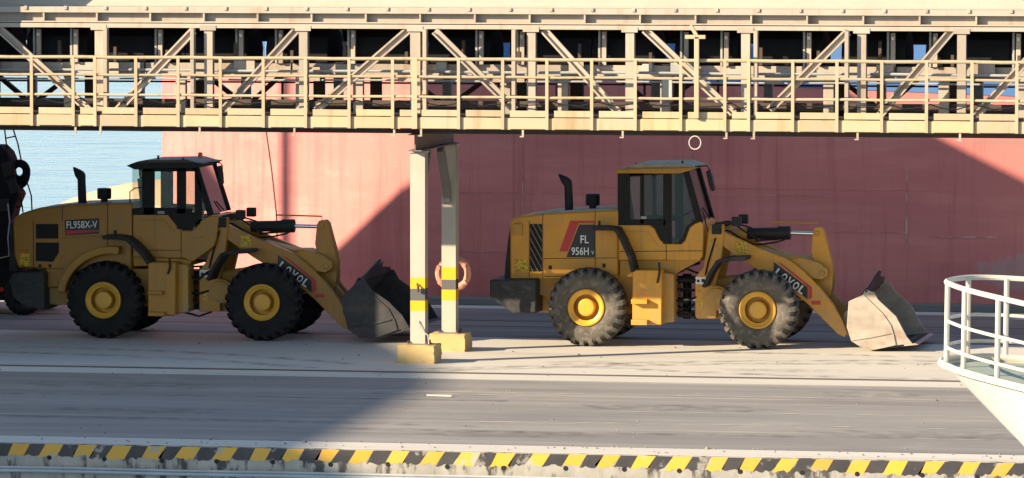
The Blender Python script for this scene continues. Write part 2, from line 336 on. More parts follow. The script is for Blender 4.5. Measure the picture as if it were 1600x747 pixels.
WALLC = mat('quay_wall_concrete', (0.36, 0.335, 0.285), 0.9, col2=(0.24, 0.225, 0.195), scale=2.2, amt=0.8, stretch=(1.3, 1, 0.8), col3=(0.035, 0.032, 0.03), scale3=3.2, amt3=0.9, stretch3=(1.2, 1, 0.45), lo3=0.52, hi3=0.60, bump=0.3, bscale=9, world_co=True)
STY = mat('stripe_yellow_paint', (0.66, 0.34, 0.018), 0.6, col2=(0.58, 0.33, 0.06), scale=2.5, amt=0.7, col3=(0.36,0.32,0.25), scale3=4, amt3=0.85, lo3=0.58, hi3=0.64, world_co=True, rnd=0.2)
STB = mat('stripe_black_paint', (0.028, 0.024, 0.026), 0.6, col2=(0.055, 0.048, 0.045), scale=2.5, amt=0.7, col3=(0.30,0.27,0.22), scale3=4, amt3=0.8, lo3=0.60, hi3=0.66, world_co=True, rnd=0.2)
GROOVE = mat('groove_dirt', (0.09, 0.08, 0.07), 0.9, col2=(0.16, 0.14, 0.115), scale=1.5, amt=0.8, stretch=(0.3,1,1), world_co=True)
STEEL = mat('rail_steel', (0.10, 0.085, 0.075), 0.5, metal=0.3, col2=(0.16,0.12,0.09), scale=2, amt=0.6, world_co=True)
PIPE = mat('wall_pipe_white', (0.36, 0.38, 0.38), 0.5, col2=(0.26, 0.26, 0.25), scale=2, amt=0.6, world_co=True)

def column_material(name, z1, z2, z3, z4):
    m = mat(name, (0.48, 0.42, 0.34), 0.6, col2=(0.40, 0.345, 0.275), scale=2.5, amt=0.6, stretch=(1,1,0.4), bump=0.05, world_co=True)
    nt = m.node_tree; N = nt.nodes; L = nt.links; b = N['Principled BSDF']; src = b.inputs['Base Color'].links[0].from_socket
    geo = N.new('ShaderNodeNewGeometry'); sx = N.new('ShaderNodeSeparateXYZ'); L.new(geo.outputs['Position'], sx.inputs[0])
    cr = N.new('ShaderNodeValToRGB'); cr.color_ramp.interpolation = 'CONSTANT'
    mr = N.new('ShaderNodeMapRange'); mr.inputs[1].default_value = 0; mr.inputs[2].default_value = 4; L.new(sx.outputs[2], mr.inputs[0]); L.new(mr.outputs[0], cr.inputs[0])
    E = cr.color_ramp.elements; E[0].position = 0; E[0].color = (0,0,0,0); E[1].position = z1/4; E[1].color = (0.74, 0.40, 0.008, 1)
    for z, c in ((z2, (0.10, 0.095, 0.092, 1)), (z3, (0.74, 0.40, 0.008, 1)), (z4, (0,0,0,0))):
        e = E.new(z/4); e.color = c
    mx = N.new('ShaderNodeMix'); mx.data_type = 'RGBA'; L.new(cr.outputs[1], mx.inputs[0]); L.new(src, mx.inputs[6]); L.new(cr.outputs[0], mx.inputs[7])
    L.new(mx.outputs[2], b.inputs['Base Color']); return m

# ================================================================ THE SETTING
QY = -19.5                                         # near edge of the pier
m = MB(); m.box(-90, 90, QY, 12.7, -6, 0); tag(m.build('pier', DECK), kind='structure')
m = MB(); m.add([(-90, -18.45, 0.004), (90, -18.45, 0.004), (90, -6.35, 0.004), (-90, -6.35, 0.004)], [(0,1,2,3)])
roadl = tag(m.build('road_lane', LANE), kind='structure')
def ground_arc(name, mt, pts, w, z):
    P = [Vector((p[0], p[1])) for p in pts]; vs = []
    for i, p in enumerate(P):
        d = (P[min(i+1, len(P)-1)] - P[max(i-1, 0)]).normalized(); n_ = Vector((-d.y, d.x))*(w/2); vs += [(p.x+n_.x, p.y+n_.y, z), (p.x-n_.x, p.y-n_.y, z)]
    MB().add(vs, [(2*i, 2*i+1, 2*i+3, 2*i+2) for i in range(len(P)-1)]).build(name, mt, roadl, smooth=False)
for i, (x0, y0, x1, y1, bow, w, mt) in enumerate(((-2, -5.6, 9, -1.2, 0.9, 0.42, RUBBER), (-1, -4.4, 10, -0.4, 0.9, 0.42, RUBBER), (2, -3.2, 13, -4.4, -0.8, 0.4, RUBBER), (-11, -2.0, -3, -4.5, 0.6, 0.42, RUBBER), (-10, -0.8, -2.5, -3.4, 0.6, 0.42, RUBBER), (4, 0.6, 12, -1.0, 0.5, 0.4, RUBBER),
        (-8, -9.4, 13, -9.0, 0.15, 0.16, DUSTM), (-3, -12.3, 12, -12.0, -0.1, 0.12, DUSTM), (2, -14.6, 14, -14.4, 0.12, 0.14, DUSTM), (-9, -11.0, 2, -10.7, 0.1, 0.3, RUBBER), (0, -16.2, 13, -15.9, -0.15, 0.35, RUBBER), (-9, -15.2, 3, -15.5, 0.2, 0.35, RUBBER))):
    ground_arc('tyre_mark', mt, [(x0+(x1-x0)*k/16, y0+(y1-y0)*k/16 + bow*math.sin(math.pi*k/16)) for k in range(17)], w, 0.008 + 0.0006*i)
for i, (x0, y0, rr) in enumerate(((0.6, -9.6, 0.5), (5.2, -11.5, 0.7), (8.4, -8.2, 0.5), (3.0, -16.8, 0.6), (-5.5, -9.0, 0.8), (-4, -13.8, 0.6), (9.8, -15.3, 0.7), (2.2, -2.3, 0.4), (6.2, -3.4, 0.5))):
    n_ = 18; MB().add([(x0 + rr*random.uniform(0.65, 1.1)*math.cos(2*math.pi*k/n_)*3.2, y0 + rr*random.uniform(0.65, 1.1)*math.sin(2*math.pi*k/n_), 0.016 + 0.0006*i) for k in range(n_)], [tuple(range(n_))]).build('oil_stain', OILM, roadl, smooth=False)
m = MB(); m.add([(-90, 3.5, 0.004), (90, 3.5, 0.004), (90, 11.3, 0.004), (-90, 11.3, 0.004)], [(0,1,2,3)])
tag(m.build('apron_shade_strip', APRON_SHADE), kind='structure')  # dark strip laid where gallery and loaders throw shade
m = MB(); m.add([(-4000, -3000, -3.2), (4000, -3000, -3.2), (4000, 6000, -3.2), (-4000, 6000, -3.2)], [(0,1,2,3)])
tag(m.build('harbour_water', WATER), kind='structure')
for yy, w in ((-5.02, 0.15), (6.35, 0.06), (7.9, 0.06)):
    m = MB(); m.box(-90, 90, yy-w, yy+w, -0.05, 0.005); r_ = tag(m.build('rail_groove', GROOVE), kind='structure')
    m = MB(); m.box(-90, 90, yy-0.035, yy+0.035, 0.0, 0.012); m.build('rail', STEEL, r_)
m = MB(); m.box(-90, 90, 12.2, 12.68, 0, 0.16); tag(m.build('kerb', APRON_SHADE, bevel=0.02), kind='structure')  # darker colour stands in for the shadow band at the hull foot

# quay face with painted hazard stripes, drain holes and a pipe
wallq = tag(MB().box(-60, 60, QY-0.12, QY, -6, -0.004).build('quay_wall', WALLC, bevel=0.01), 'weathered concrete quay wall with yellow and black hazard stripes along its edge', 'wall')
FY = QY - 0.12
sy = MB()
x = -9.0; k = 0
while x < 15.5:
    w = 0.295 * random.uniform(0.90, 1.10); lean = 0.13 * random.uniform(0.75, 1.2)
    n = 6; zb = -0.215 + random.uniform(-0.02, 0.02)
    top = [(x + w*i/n, -0.012) for i in range(n+1)]; bot = [(x - lean + w*i/n, zb + random.uniform(-0.03, 0.022)) for i in range(n+1)]
    pts = bot + top[::-1]
    MB().prism([(a, b) for a, b in pts], FY-0.004, FY+0.02).build('painted_stripe', STY if k % 2 else STB, wallq, smooth=False)
    x += w; k += 1
hx = X_(73, FY, 708)
hm = None
for i in range(24):
    p = (hx - 2.9 + i*0.975 + random.uniform(-0.05, 0.05), FY-0.006, -0.245 + random.uniform(-0.015, 0.01))
    if hm is None:
        mm = MB(); mm.lathe([(0.001, 0.0), (0.040, 0.0), (0.043, 0.012)], p, 14); o_ = mm.build('drain_hole', BLKR, wallq, org=p); hm = o_.data
    else: link('drain_hole', hm, wallq, p)
for dz, rr in ((-0.40, 0.022), (-0.455, 0.03)):
    MB().tube([(-12 + i*1.0, FY-0.10, dz + 0.004*math.sin(i*1.7)) for i in range(28)], rr, 8).build('pipe', PIPE, wallq)

# ================================================================ CARGO SHIP behind the pier
ship = thing('cargo_ship', (10, 22, -3), 'huge red hulled cargo ship with blue topsides moored behind the loaders', 'ship')
PLAN = [(60,13.5),(40,13.5),(25,13.5),(12,13.5),(2,13.5),(-3.5,13.5),(-5.2,13.62),(-6.8,14.1),(-8.2,14.85),(-9.6,16.0),(-10.9,17.6),(-12.0,19.5),(-12.7,21.0),(-13.06,22.2)]
def hull_strip(z0, z1, nz, off=0.0, t0=0.0, t1=0.0):
    m = MB(); full = PLAN + [(x, 44.4 - y) for x, y in reversed(PLAN[:-1])]
    vs = []; n = len(full)
    for j in range(nz+1):
        for x, y in full:
            yy = y + (off if y > 22.2 else -off)
            zz0 = z0 + t0*(8-x); zz1 = z1 + t1*(8-x); vs.append((x, yy, zz0 + (zz1-zz0)*j/nz))
    fs = [(j*n+i, j*n+i+1, (j+1)*n+i+1, (j+1)*n+i) for j in range(nz) for i in range(n-1)]
    fs += [(j*n+n-1, j*n, (j+1)*n, (j+1)*n+n-1) for j in range(nz)]
    return m.add(vs, fs)
hull_strip(-5, 4.75, 6, 0, 0, 0.035).build('hull', HULL, ship, angle=40)
hull_strip(4.75, 10.5, 4, 0.02, 0.035, 0).build('topside', SHIPBLUE, ship, angle=40)
m = MB(); m.add([(x, y, 10.4) for x, y in PLAN] + [(x, 44.4-y, 10.4) for x, y in reversed(PLAN)], [tuple(range(2*len(PLAN)))]); m.build('deck', DECKG, ship)
m = MB(); vs = []; fs = []; nu, nv = 28, 40
for i in range(nu+1):
    u = math.pi*i/nu
    for j in range(nv):
        v = 2*math.pi*j/nv; vs.append((-12.0 - 5.5*math.cos(u), 22.2 + 2.0*math.sin(u)*math.cos(v), -0.40 + 2.7*math.sin(u)*math.sin(v)))
fs = [(i*nv+j, i*nv+(j+1) % nv, (i+1)*nv+(j+1) % nv, (i+1)*nv+j) for i in range(nu) for j in range(nv)]
m.add(vs, fs).build('bulbous_bow', BULB, ship, angle=60)
# weld seams standing a little proud of the plating
SEAMM = mat('hull_weld_seam', (0.47, 0.17, 0.15), 0.6, col2=(0.60, 0.40, 0.36), scale=2.5, amt=0.8, lo=0.45, hi=0.6, world_co=True)
HS = 13.5
for px, y0, y1, w in ((817, 205, 330, 0.012), (1417, 262, 392, 0.022), (1640, 210, 470, 0.012), (1080, 210, 470, 0.006)):
    a = at(px, y0, HS); b = at(px, y1, HS)
    MB().box(a[0]-w, a[0]+w, HS-0.012, HS+0.01, b[1], a[1]).build('weld_seam', SEAMM, ship)
for x0, x1, py, w in ((1305, 1415, 362, 0.010), (1455, 1560, 370, 0.014), (700, 1300, 300, 0.005), (700, 1300, 392, 0.005)):
    a = at(x0, py, HS); b = at(x1, py, HS)
    MB().box(a[0], b[0], HS-0.01, HS+0.01, a[1]-w, a[1]+w).build('weld_seam', SEAMM, ship)
SEAM2 = mat('hull_seam_faint', (0.50, 0.165, 0.145), 0.6, col2=(0.66, 0.27, 0.23), scale=1.2, amt=0.9, world_co=True)
for x in (-2.6, 1.9, 3.4, 9.7):
    MB().box(x-0.007, x+0.007, HS-0.012, HS+0.01, -1, 4.7).build('weld_seam', SEAM2, ship)
for z, xa_, xb_ in ((1.12, -3.4, 4.0), (2.62, -1.0, 7.2)):
    MB().box(xa_, xb_, HS-0.011, HS+0.01, z-0.006, z+0.006).build('weld_seam', SEAM2, ship)
def hull_y(x):
    for (xa, ya), (xb, yb) in zip(PLAN[:-1], PLAN[1:]):
        if xb <= x <= xa: return ya + (yb-ya)*(xa-x)/(xa-xb)
    return 13.5
a = at(404, 200, 14.66); b = at(425, 335, 14.66)
tag(MB().tube([(x_, hull_y(x_)-0.025, z_) for x_, z_ in ((a[0]-0.12, 10.4), (a[0], a[1]), ((a[0]+b[0])/2+0.02, (a[1]+b[1])/2), (b[0], b[1]), (b[0]+0.06, 0.02))], 0.013, 6).build('hanging_rope', ROPE), 'thin brown rope hanging down the red hull beside a soft vertical shadow', 'rope')

# ================================================================ CONVEYOR GALLERY
YW, YT, YF = -3.55, -2.75, 0.30
GX0, GX1 = -13.0, 16.0
gal = thing('conveyor_gallery', (X_(650, YT), -1.2, 0), 'long cream steel conveyor gallery with trusses and walkway railing crossing overhead', 'conveyor gallery')
def gb(name, mt, x0, x1, y0, y1, z0, z1, bevel=0.006, parent=None):
    return MB().box(x0, x1, y0, y1, z0, z1).build(name, mt, parent or gal, org=((x0+x1)/2, (y0+y1)/2, z0), bevel=bevel)
WX = [-12.1, -10.05, -7.78, -5.55, -3.63, -1.38, 0.93, 2.88, 5.15, 7.41, 9.34, 11.65, 13.9]
TX = [-7.61, -5.84, -1.16, 0.61, 5.37, 7.14, 11.88, 13.6]
# top edge
gb('top_chord', CREAM, GX0, GX1, YT-0.10, YT+0.14, 6.545, 6.63)
gb('edge_web', CREAM, GX0, GX1, YT+0.05, YT+0.08, 6.632, 6.84, 0)
gb('edge_flange', CREAM, GX0, GX1, YT-0.09, YT+0.049, 6.645, 6.675)
gb('eave_channel', CREAM, GX0, GX1, YT-0.10, YT+0.12, 6.842, 6.955)
xd = X_(70, YT, 30) - 3*1.09
while xd < GX1:
    gb('web_stiffener', CREAM, xd-0.018, xd+0.018, YT-0.085, YT+0.048, 6.677, 6.840, 0.003); xd += 1.09
xd = X_(43, YT, 18) - 3*0.815
while xd < GX1:
    gb('purlin_clip', CREAM, xd-0.03, xd+0.03, YT-0.125, YT-0.102, 6.90, 6.975, 0.004); xd += 0.815
# roof: panels between standing seams
xr = GX0
while xr < GX1 - 0.1:
    for s_, name in ((1, 'roof_panel'), (-1, 'roof_panel')):
        ya, yb = (-2.05, -1.225) if s_ > 0 else (-0.4, -1.225)
        mm = MB(); mm.add([(xr, ya, 6.95), (xr+1.074, ya, 6.95), (xr+1.074, yb, 7.95), (xr, yb, 7.95), (xr, ya, 6.985), (xr+1.074, ya, 6.985), (xr+1.074, yb, 7.985), (xr, yb, 7.985)],
            [(0,1,2,3),(4,5,6,7),(0,1,5,4),(1,2,6,5),(2,3,7,6),(3,0,4,7)])
        mm.build(name, ROOFS, gal, smooth=False)
    xr += 1.075
gb('roof_gutter', GREYST, GX0, GX1, YT+0.13, -2.06, 6.93, 6.955, 0)
# bottom chord, floor, front and back
gb('bottom_chord', DARKST, GX0, GX1, YT-0.08, YT+0.12, 4.50, 4.74)  # dark brown here stands in for the shade under the walkway
gb('bottom_chord', CREAM, GX0, GX1, YF-0.10, YF+0.10, 4.50, 4.96)
gb('top_chord', CREAM, GX0, GX1, YF-0.10, YF+0.10, 6.50, 6.66)
gb('walkway_floor', DARKST, GX0, GX1, YW+0.03, YT-0.082, 4.86, 4.90, 0)
gb('pan_floor', DARKST, GX0, GX1, YT+0.122, YF-0.102, 4.78, 4.82, 0)
gb('walkway_floor', DARKST, GX0, GX1, YF+0.102, YF+0.9, 4.86, 4.90, 0)
gb('return_belt', BELT, GX0, GX1, -2.0, -0.6, 5.02, 5.06, 0)
gb('return_belt_edge', DARKST, GX0, GX1, -2.12, -2.06, 4.98, 5.12, 0)
# front truss members
for i, x in enumerate(WX):
    w = 0.17 if i != 5 else 0.20
    mm = MB(); mm.box(x-w/2, x+w/2, YT-0.08, YT-0.055, 4.742, 6.543); mm.box(x-w/2, x+w/2, YT+0.055, YT+0.08, 4.742, 6.543); mm.box(x-0.012, x+0.012, YT-0.055, YT+0.055, 4.742, 6.543)
    mm.build('truss_post', CREAM, gal, org=(x, YT, 4.742))
    mm = MB(); mm.box(x-0.09, x+0.09, YF-0.08, YF+0.08, 4.962, 6.498); mm.build('truss_post', GREYST, gal, org=(x, YF, 4.962), bevel=0.006)
for x in TX:
    gb('bracing_post', CREAM, x-0.038, x+0.038, YT-0.24, YT-0.082, 4.905, 6.543)
def channel(a, b, w, d, name, mt):
    # C-section lying in the plane of the truss, open towards the walkway
    a = Vector(a); b = Vector(b); t = (b-a).normalized(); n_ = Vector((-t.z, 0, t.x)); mm = MB()
    for off, ww, y0, y1 in ((w/2-0.018, 0.036, -d, 0), (-w/2+0.018, 0.036, -d, 0), (0, w-0.074, -0.02, 0)):
        c0 = a + n_*off; c1 = b + n_*off
        q = [(c0 - n_*ww/2), (c1 - n_*ww/2), (c1 + n_*ww/2), (c0 + n_*ww/2)]
        mm.prism([(p.x, p.z) for p in q], a.y + y0, a.y + y1)
    return mm.build(name, mt, gal, org=tuple((a+b)/2))
for (xa, ya), (xb, yb), yo in (((-5, 40), (140, 172), 0), ((185, 172), (303, 48), 1), ((350, 172), (465, 46), 0), ((495, 172), (640, 46), 0), ((680, 48), (806, 172), 1),
        ((850, 46), (967, 176), 0), ((1008, 46), (1148, 178), 0), ((1203, 172), (1325, 50), 1), ((1375, 180), (1487, 48), 0), ((1525, 182), (1645, 50), 0), ((1700, 50), (1830, 182), 0)):
    Y = YT - (0.13 if yo else -0.02)
    p = at(xa, ya, Y); q = at(xb, yb, Y)
    channel((p[0], Y, p[1]), (q[0], Y, q[1]), 0.155, 0.09, 'truss_diagonal', CREAM)
for i in range(len(WX)-1):
    xa, xb = WX[i]+0.1, WX[i+1]-0.1
    za, zb = (4.97, 6.49) if i % 2 else (6.49, 4.97)
    MB().bar((xa, YF, za), (xb, YF, zb), 0.09, 0.12, (0,1,0)).build('truss_diagonal', DARKST, gal, org=((xa+xb)/2, YF, 5.7))
for x in WX:
    gb('gusset_plate', CREAM, x-0.16, x+0.16, YT-0.112, YT-0.102, 6.50, 6.60, 0)
# conveyor: stringer, legs, idler brackets, covers
xs = GX0; k = 0
while xs < GX1:
    gb('stringer', CREAM, xs+0.02, xs+2.98, -2.25, -2.18, 5.60, 5.84); gb('stringer', CREAM, xs+0.02, xs+2.98, -0.62, -0.55, 5.60, 5.84)
    gb('stringer_lip', CREAM, xs+0.02, xs+2.98, -2.33, -2.252, 5.60, 5.63, 0.003); xs += 3.0
for px in (-60, 108, 283, 470, 560, 790, 880, 1040, 1295, 1475, 1600):
    x = X_(px, -2.2, 130); gb('conveyor_leg', CREAM, x-0.10, x+0.10, -2.24, -2.10, 4.822, 5.598)
    gb('conveyor_leg', DARKST, x-0.11, x+0.11, -0.65, -0.5, 4.822, 5.598)
for px in (-8, 62, 120, 252, 378, 440, 553, 753, 817, 945, 1073, 1136, 1265, 1396, 1462, 1592, 1660):
    x = X_(px, -2.25, 70)
    b_ = gb('idler_bracket', CREAM, x-0.045, x+0.045, -2.34, -2.26, 5.842, 6.50)
    gb('roller_cap', WHT, x-0.028, x+0.028, -2.37, -2.342, 6.36, 6.43, 0.008, b_)
    gb('bracket_plate', GREYST, x-0.12, x-0.075, -2.32, -2.24, 5.842, 6.52)
xh = X_(1112, -1.4, 80) - 1.64*9 - 0.82
for i in range(20):
    x0 = xh + i*1.64 + 0.20; x1 = x0 + 1.64 - 0.40
    if i % 5 == 2: x1 += 0.38
    if x1 < GX0 or x0 > GX1: continue
    pts = [(-2.08, 5.86), (-2.12, 6.1), (-2.0, 6.36), (-1.7, 6.52), (-1.4, 6.56), (-1.1, 6.52), (-0.8, 6.36), (-0.68, 6.1), (-0.72, 5.86)]
    n = len(pts); mm = MB()
    mm.add([(x0, y, z) for y, z in pts] + [(x1, y, z) for y, z in pts], [tuple(range(n)), tuple(range(2*n-1, n-1, -1))] + [(j, (j+1) % n, n+(j+1) % n, n+j) for j in range(n)])
    mm.build('belt_cover', HOOD, gal, org=(x0, -1.4, 5.86))
for x0, x1, z0, z1, mt in [(-9.0+i*1.83+random.uniform(-0.4,0.4), 0, 0, 0, 0) for i in range(14)]:
    w_ = random.uniform(0.25, 0.75); za = random.choice((5.50, 5.58, 5.66)); gb('guard_plate', random.choice((CREAM, GREYST, CREAM)), x0, x0+w_, -2.42, -2.40, za, za+random.uniform(0.16, 0.30), 0.004)
for z_, y_, r_ in ((5.70, -2.50, 0.028), (5.52, -2.38, 0.02)):
    MB().tube([(GX0+i*1.0, y_, z_+0.008*math.sin(i*1.3)) for i in range(30)], r_, 7).build('service_pipe', PIPE, gal)
for i in range(24):
    x = GX0 + 0.6 + i*1.19 + random.uniform(-0.2, 0.2); gb('cable_clip', DARKST, x-0.03, x+0.03, -2.36, -2.26, 5.86, 6.05+random.uniform(0, 0.3), 0)
gb('carry_belt', BELT, GX0, GX1, -2.0, -0.8, 5.845, 5.858, 0)
gb('side_cladding', DARKST, GX0, GX1, YF+0.11, YF+0.13, 6.20, 7.0, 0)
gb('side_sill', DARKST, GX0, GX1, YF+0.11, YF+0.13, 5.62, 5.90, 0)
# handrails, posts, toe boards
PX = [-88, -19, 50, 115, 149, 213, 279, 345, 412, 478, 546, 614, 648, 717, 786, 855, 925, 993, 1064, 1133, 1170, 1239, 1308, 1378, 1448, 1519, 1589, 1660]
PXX = [X_(p, YW, 150) for p in PX]
for z, r_ in ((5.98, 0.034), (5.635, 0.027), (5.245, 0.027)):
    MB().tube([(GX0 + i*(GX1-GX0)/40, YW, z + 0.006*math.sin(i*2.1)) for i in range(41)], r_, 8).build('handrail', CREAMY, gal, org=(0, YW, z))
pm = None
for i, x in enumerate(PXX):
    w = 0.055 if i == 12 else 0.03
    gb('railing_post', CREAMY, x-w, x+w, YW-0.045, YW-0.038+0.004, 4.625, 5.98, 0)
    MB().tube([(x, YW+0.0, 4.64), (x, YW, 5.96)], w*0.85, 8).build('railing_post', CREAMY, gal, org=(x, YW, 4.64))
    if i+1 < len(PXX):
        x1 = PXX[i+1]; g0 = x + 0.14; g1 = x1 + 0.005
        z_ = random.uniform(-0.006, 0.006)
        gb('toe_board', CREAMY, g0, g1, YW-0.02, YW-0.008, 4.867+z_, 4.992+z_, 0.004)
        gb('edge_channel', CREAMY, g0-0.02, g1, YW-0.035, YW-0.01, 4.635-z_, 4.850, 0.004)
gb('edge_beam', CREAMY, GX0, GX1, YW+0.0, YW+0.028, 4.62, 4.84, 0)
for px in (118, 157, 312, 460, 616, 658, 817, 973, 1135, 1178, 1340, 1500, 1610):
    x = X_(px, YW, 205); mm = MB(); mm.box(x-0.02, x+0.02, YW-0.01, YW+0.02, 4.50, 4.619); mm.box(x-0.06, x+0.02, YW-0.01, YW+0.02, 4.475, 4.498)
    mm.build('hanger_hook', CREAM, gal, org=(x, YW, 4.5))
for z in (5.35, 5.85):
    MB().tube([(GX0, YF+0.85, z), (GX1, YF+0.85, z)], 0.022, 6).build('handrail', DARKST, gal)
for i in range(20):
    x = GX0 + 0.5 + i*1.5; gb('railing_post', DARKST, x-0.022, x+0.022, YF+0.83, YF+0.87, 4.9, 5.85, 0)
for zc_, yc_ in ((5.15, YT-0.20),):
    pts = []
    for i in range(len(PXX)-1):
        for k in range(5): t = k/5; pts.append((PXX[i]*(1-t)+PXX[i+1]*t, yc_, zc_ - 0.09*4*t*(1-t)*random.uniform(0.6, 1.2)))
    MB().tube(pts, 0.014, 6).build('slack_cable', BLKR, gal)
# T-shaped bracket post standing on the walkway
p = at(1089, 180, YW-0.06); q = at(1089, 58, YW-0.06)
mm = MB(); mm.box(p[0]-0.045, p[0]+0.045, YW-0.13, YW-0.06, 4.87, 6.44); mm.box(p[0]-0.22, p[0]+0.17, YW-0.13, YW-0.06, 6.40, 6.475); mm.bar((p[0], YW-0.095, 6.46), (p[0]-0.12, YW-0.095, 6.66), 0.07, 0.07, (0,1,0))
mm.build('bracket_post', CREAMY, gal, org=(p[0], YW, 4.87), bevel=0.006)
# switch boxes on the conveyor legs
for px, y0, y1 in ((1043, 118, 156), (1012, 100, 112), (690, 97, 114)):
    a = at(px, y1, -2.35); b = at(px, y0, -2.35); gb('switch_box', HOSE, a[0]-0.10, a[0]+0.10, -2.40, -2.26, a[1], b[1], 0.01)
# supports
def support(bot, lit, px0, px1, Y, zs):
    xa, xb = X_(px0, Y, 400), X_(px1, Y, 400); xm = (xa+xb)/2; w = (xb-xa)
    M = column_material('column_paint', *zs)
    mm = MB(); mm.box(xm-w/2, xm+w/2, Y, Y+0.022, 0.36, 4.12); mm.box(xm-w/2, xm+w/2, Y+0.26, Y+0.282, 0.36, 4.12); mm.box(xm-0.012, xm+0.012, Y+0.022, Y+0.26, 0.36, 4.12)
    c_ = mm.build('column', M, gal, org=(xm, Y+0.14, 0.36))
    mm = MB(); mm.box(xm-w/2-0.03, xm+w/2+0.03, Y-0.03, Y+0.31, 4.122, 4.16); mm.build('cap_plate', CREAM, c_)
    pts = []
    n_ = 9; mm = MB(); grid = {}
    def fv(a, b_, c_):
        k_ = (a, b_, c_)
        if k_ not in grid:
            edge = sum((q_ in (0, n_)) for q_ in k_); j_ = 0.004 if edge < 2 else 0.014
            grid[k_] = (xm + (a/n_-0.5)*(0.76-0.04*c_/n_) + random.uniform(-j_, j_), Y + 0.15 + (b_/n_-0.5)*(0.74-0.04*c_/n_) + random.uniform(-j_, j_), max(0.0, 0.355*c_/n_ + (random.uniform(-j_, j_*0.3) if c_ else 0)))
        return grid[k_]
    for a in range(n_):
        for b_ in range(n_):
            for f_ in (lambda u, v: (u, v, n_), lambda u, v: (u, 0, v), lambda u, v: (u, n_, v), lambda u, v: (0, u, v), lambda u, v: (n_, u, v)):
                mm.add([fv(*f_(a, b_)), fv(*f_(a+1, b_)), fv(*f_(a+1, b_+1)), fv(*f_(a, b_+1))], [(0,1,2,3)])
    mm.build('footing', CONC, gal, org=(xm, Y+0.15, 0), angle=50)
    bp_ = MB().box(xm-w/2-0.06, xm+w/2+0.06, Y-0.06, Y+0.34, 0.352, 0.376).build('base_plate', SUPG, gal)
    for ax_ in (-1, 1):
        for ay_ in (Y-0.035, Y+0.315): MB().tube([(xm+ax_*(w/2+0.035), ay_, 0.37), (xm+ax_*(w/2+0.035), ay_, 0.43)], 0.016, 6).build('anchor_bolt', DARKST, bp_)
    return xm
Yn, Yfc = -2.86, 0.0
zn = [at(650, y, Yn)[1] for y in (486, 470, 452, 434)]; zf = [at(700, y, Yfc)[1] for y in (470, 453, 437, 418)]
xn = support(568, 248, 641, 664, Yn, zn); xf = support(548, 390, 690, 712, Yfc, zf)
for y0 in (-3.1,):
    mm = MB(); mm.box(xn-0.13, xn+0.13, y0, 0.6, 4.162, 4.185); mm.box(xn-0.13, xn+0.13, y0, 0.6, 4.475, 4.497); mm.box(xn-0.014, xn+0.014, y0, 0.6, 4.185, 4.475)
    mm.build('cross_beam', SUPG, gal)  # shade below the gallery coloured in as dark grey
MB().bar((xn, Yn+0.30, 2.95), (xn, Yn+1.05, 4.13), 0.10, 0.10, (1,0,0)).build('knee_brace', SUPG, gal)
MB().bar((xf, Yfc-0.02, 3.05), (xf, Yfc-0.80, 4.13), 0.24, 0.12, (1,0,0)).build('knee_brace', SUPG, gal)
a = at(652, 452, Yn-0.03)
mm = MB(); mm.tube([(a[0], Yn-0.02, a[1]+0.10), (a[0]+0.02, Yn-0.06, a[1]+0.06), (a[0]+0.02, Yn-0.06, a[1]-0.05)], 0.025, 8); mm.build('cable_hook', DARKST, gal)
mm = MB(); mm.tube([(xn+0.02, Yn-0.02, 0.82), (xn+0.10, Yn-0.05, 0.62), (xn+0.22, Yn-0.06, 0.55), (xn+0.24, Yn-0.08, 0.37)], 0.014, 6); mm.build('earth_cable', HOSE, gal)
# ring buoy behind the far column, hose loop under the walkway
def torus(c, Rr, r, mt, name, sq=1.0, n=28):
    return MB().tube([(c[0] + Rr*math.cos(2*math.pi*i/n), c[1], c[2] + Rr*sq*math.sin(2*math.pi*i/n)) for i in range(n)], r, 10, True).build(name, mt, None, org=c)
a = at(708, 427, 0.62)
lb = tag(torus((a[0], 0.62, a[1]), 0.305, 0.07, BUOY, 'lifebuoy'), 'round orange lifebuoy hung behind the striped rear gallery column', 'lifebuoy')
for t in (0.6, 2.2, 3.75, 5.3):
    c = Vector((a[0] + 0.305*math.cos(t), 0.62, a[1] + 0.305*math.sin(t))); tt = Vector((-math.sin(t), 0, math.cos(t)))
    MB().tube([c - tt*0.035, c + tt*0.035], 0.077, 10).build('reflective_band', BUOY, lb)
a = at(1086, 223, YW+0.1)
tag(torus((a[0], YW+0.1, a[1]), 0.115, 0.012, HOSE, 'hose_loop', 1.1), 'small white hose loop hanging under the gallery walkway', 'hose')

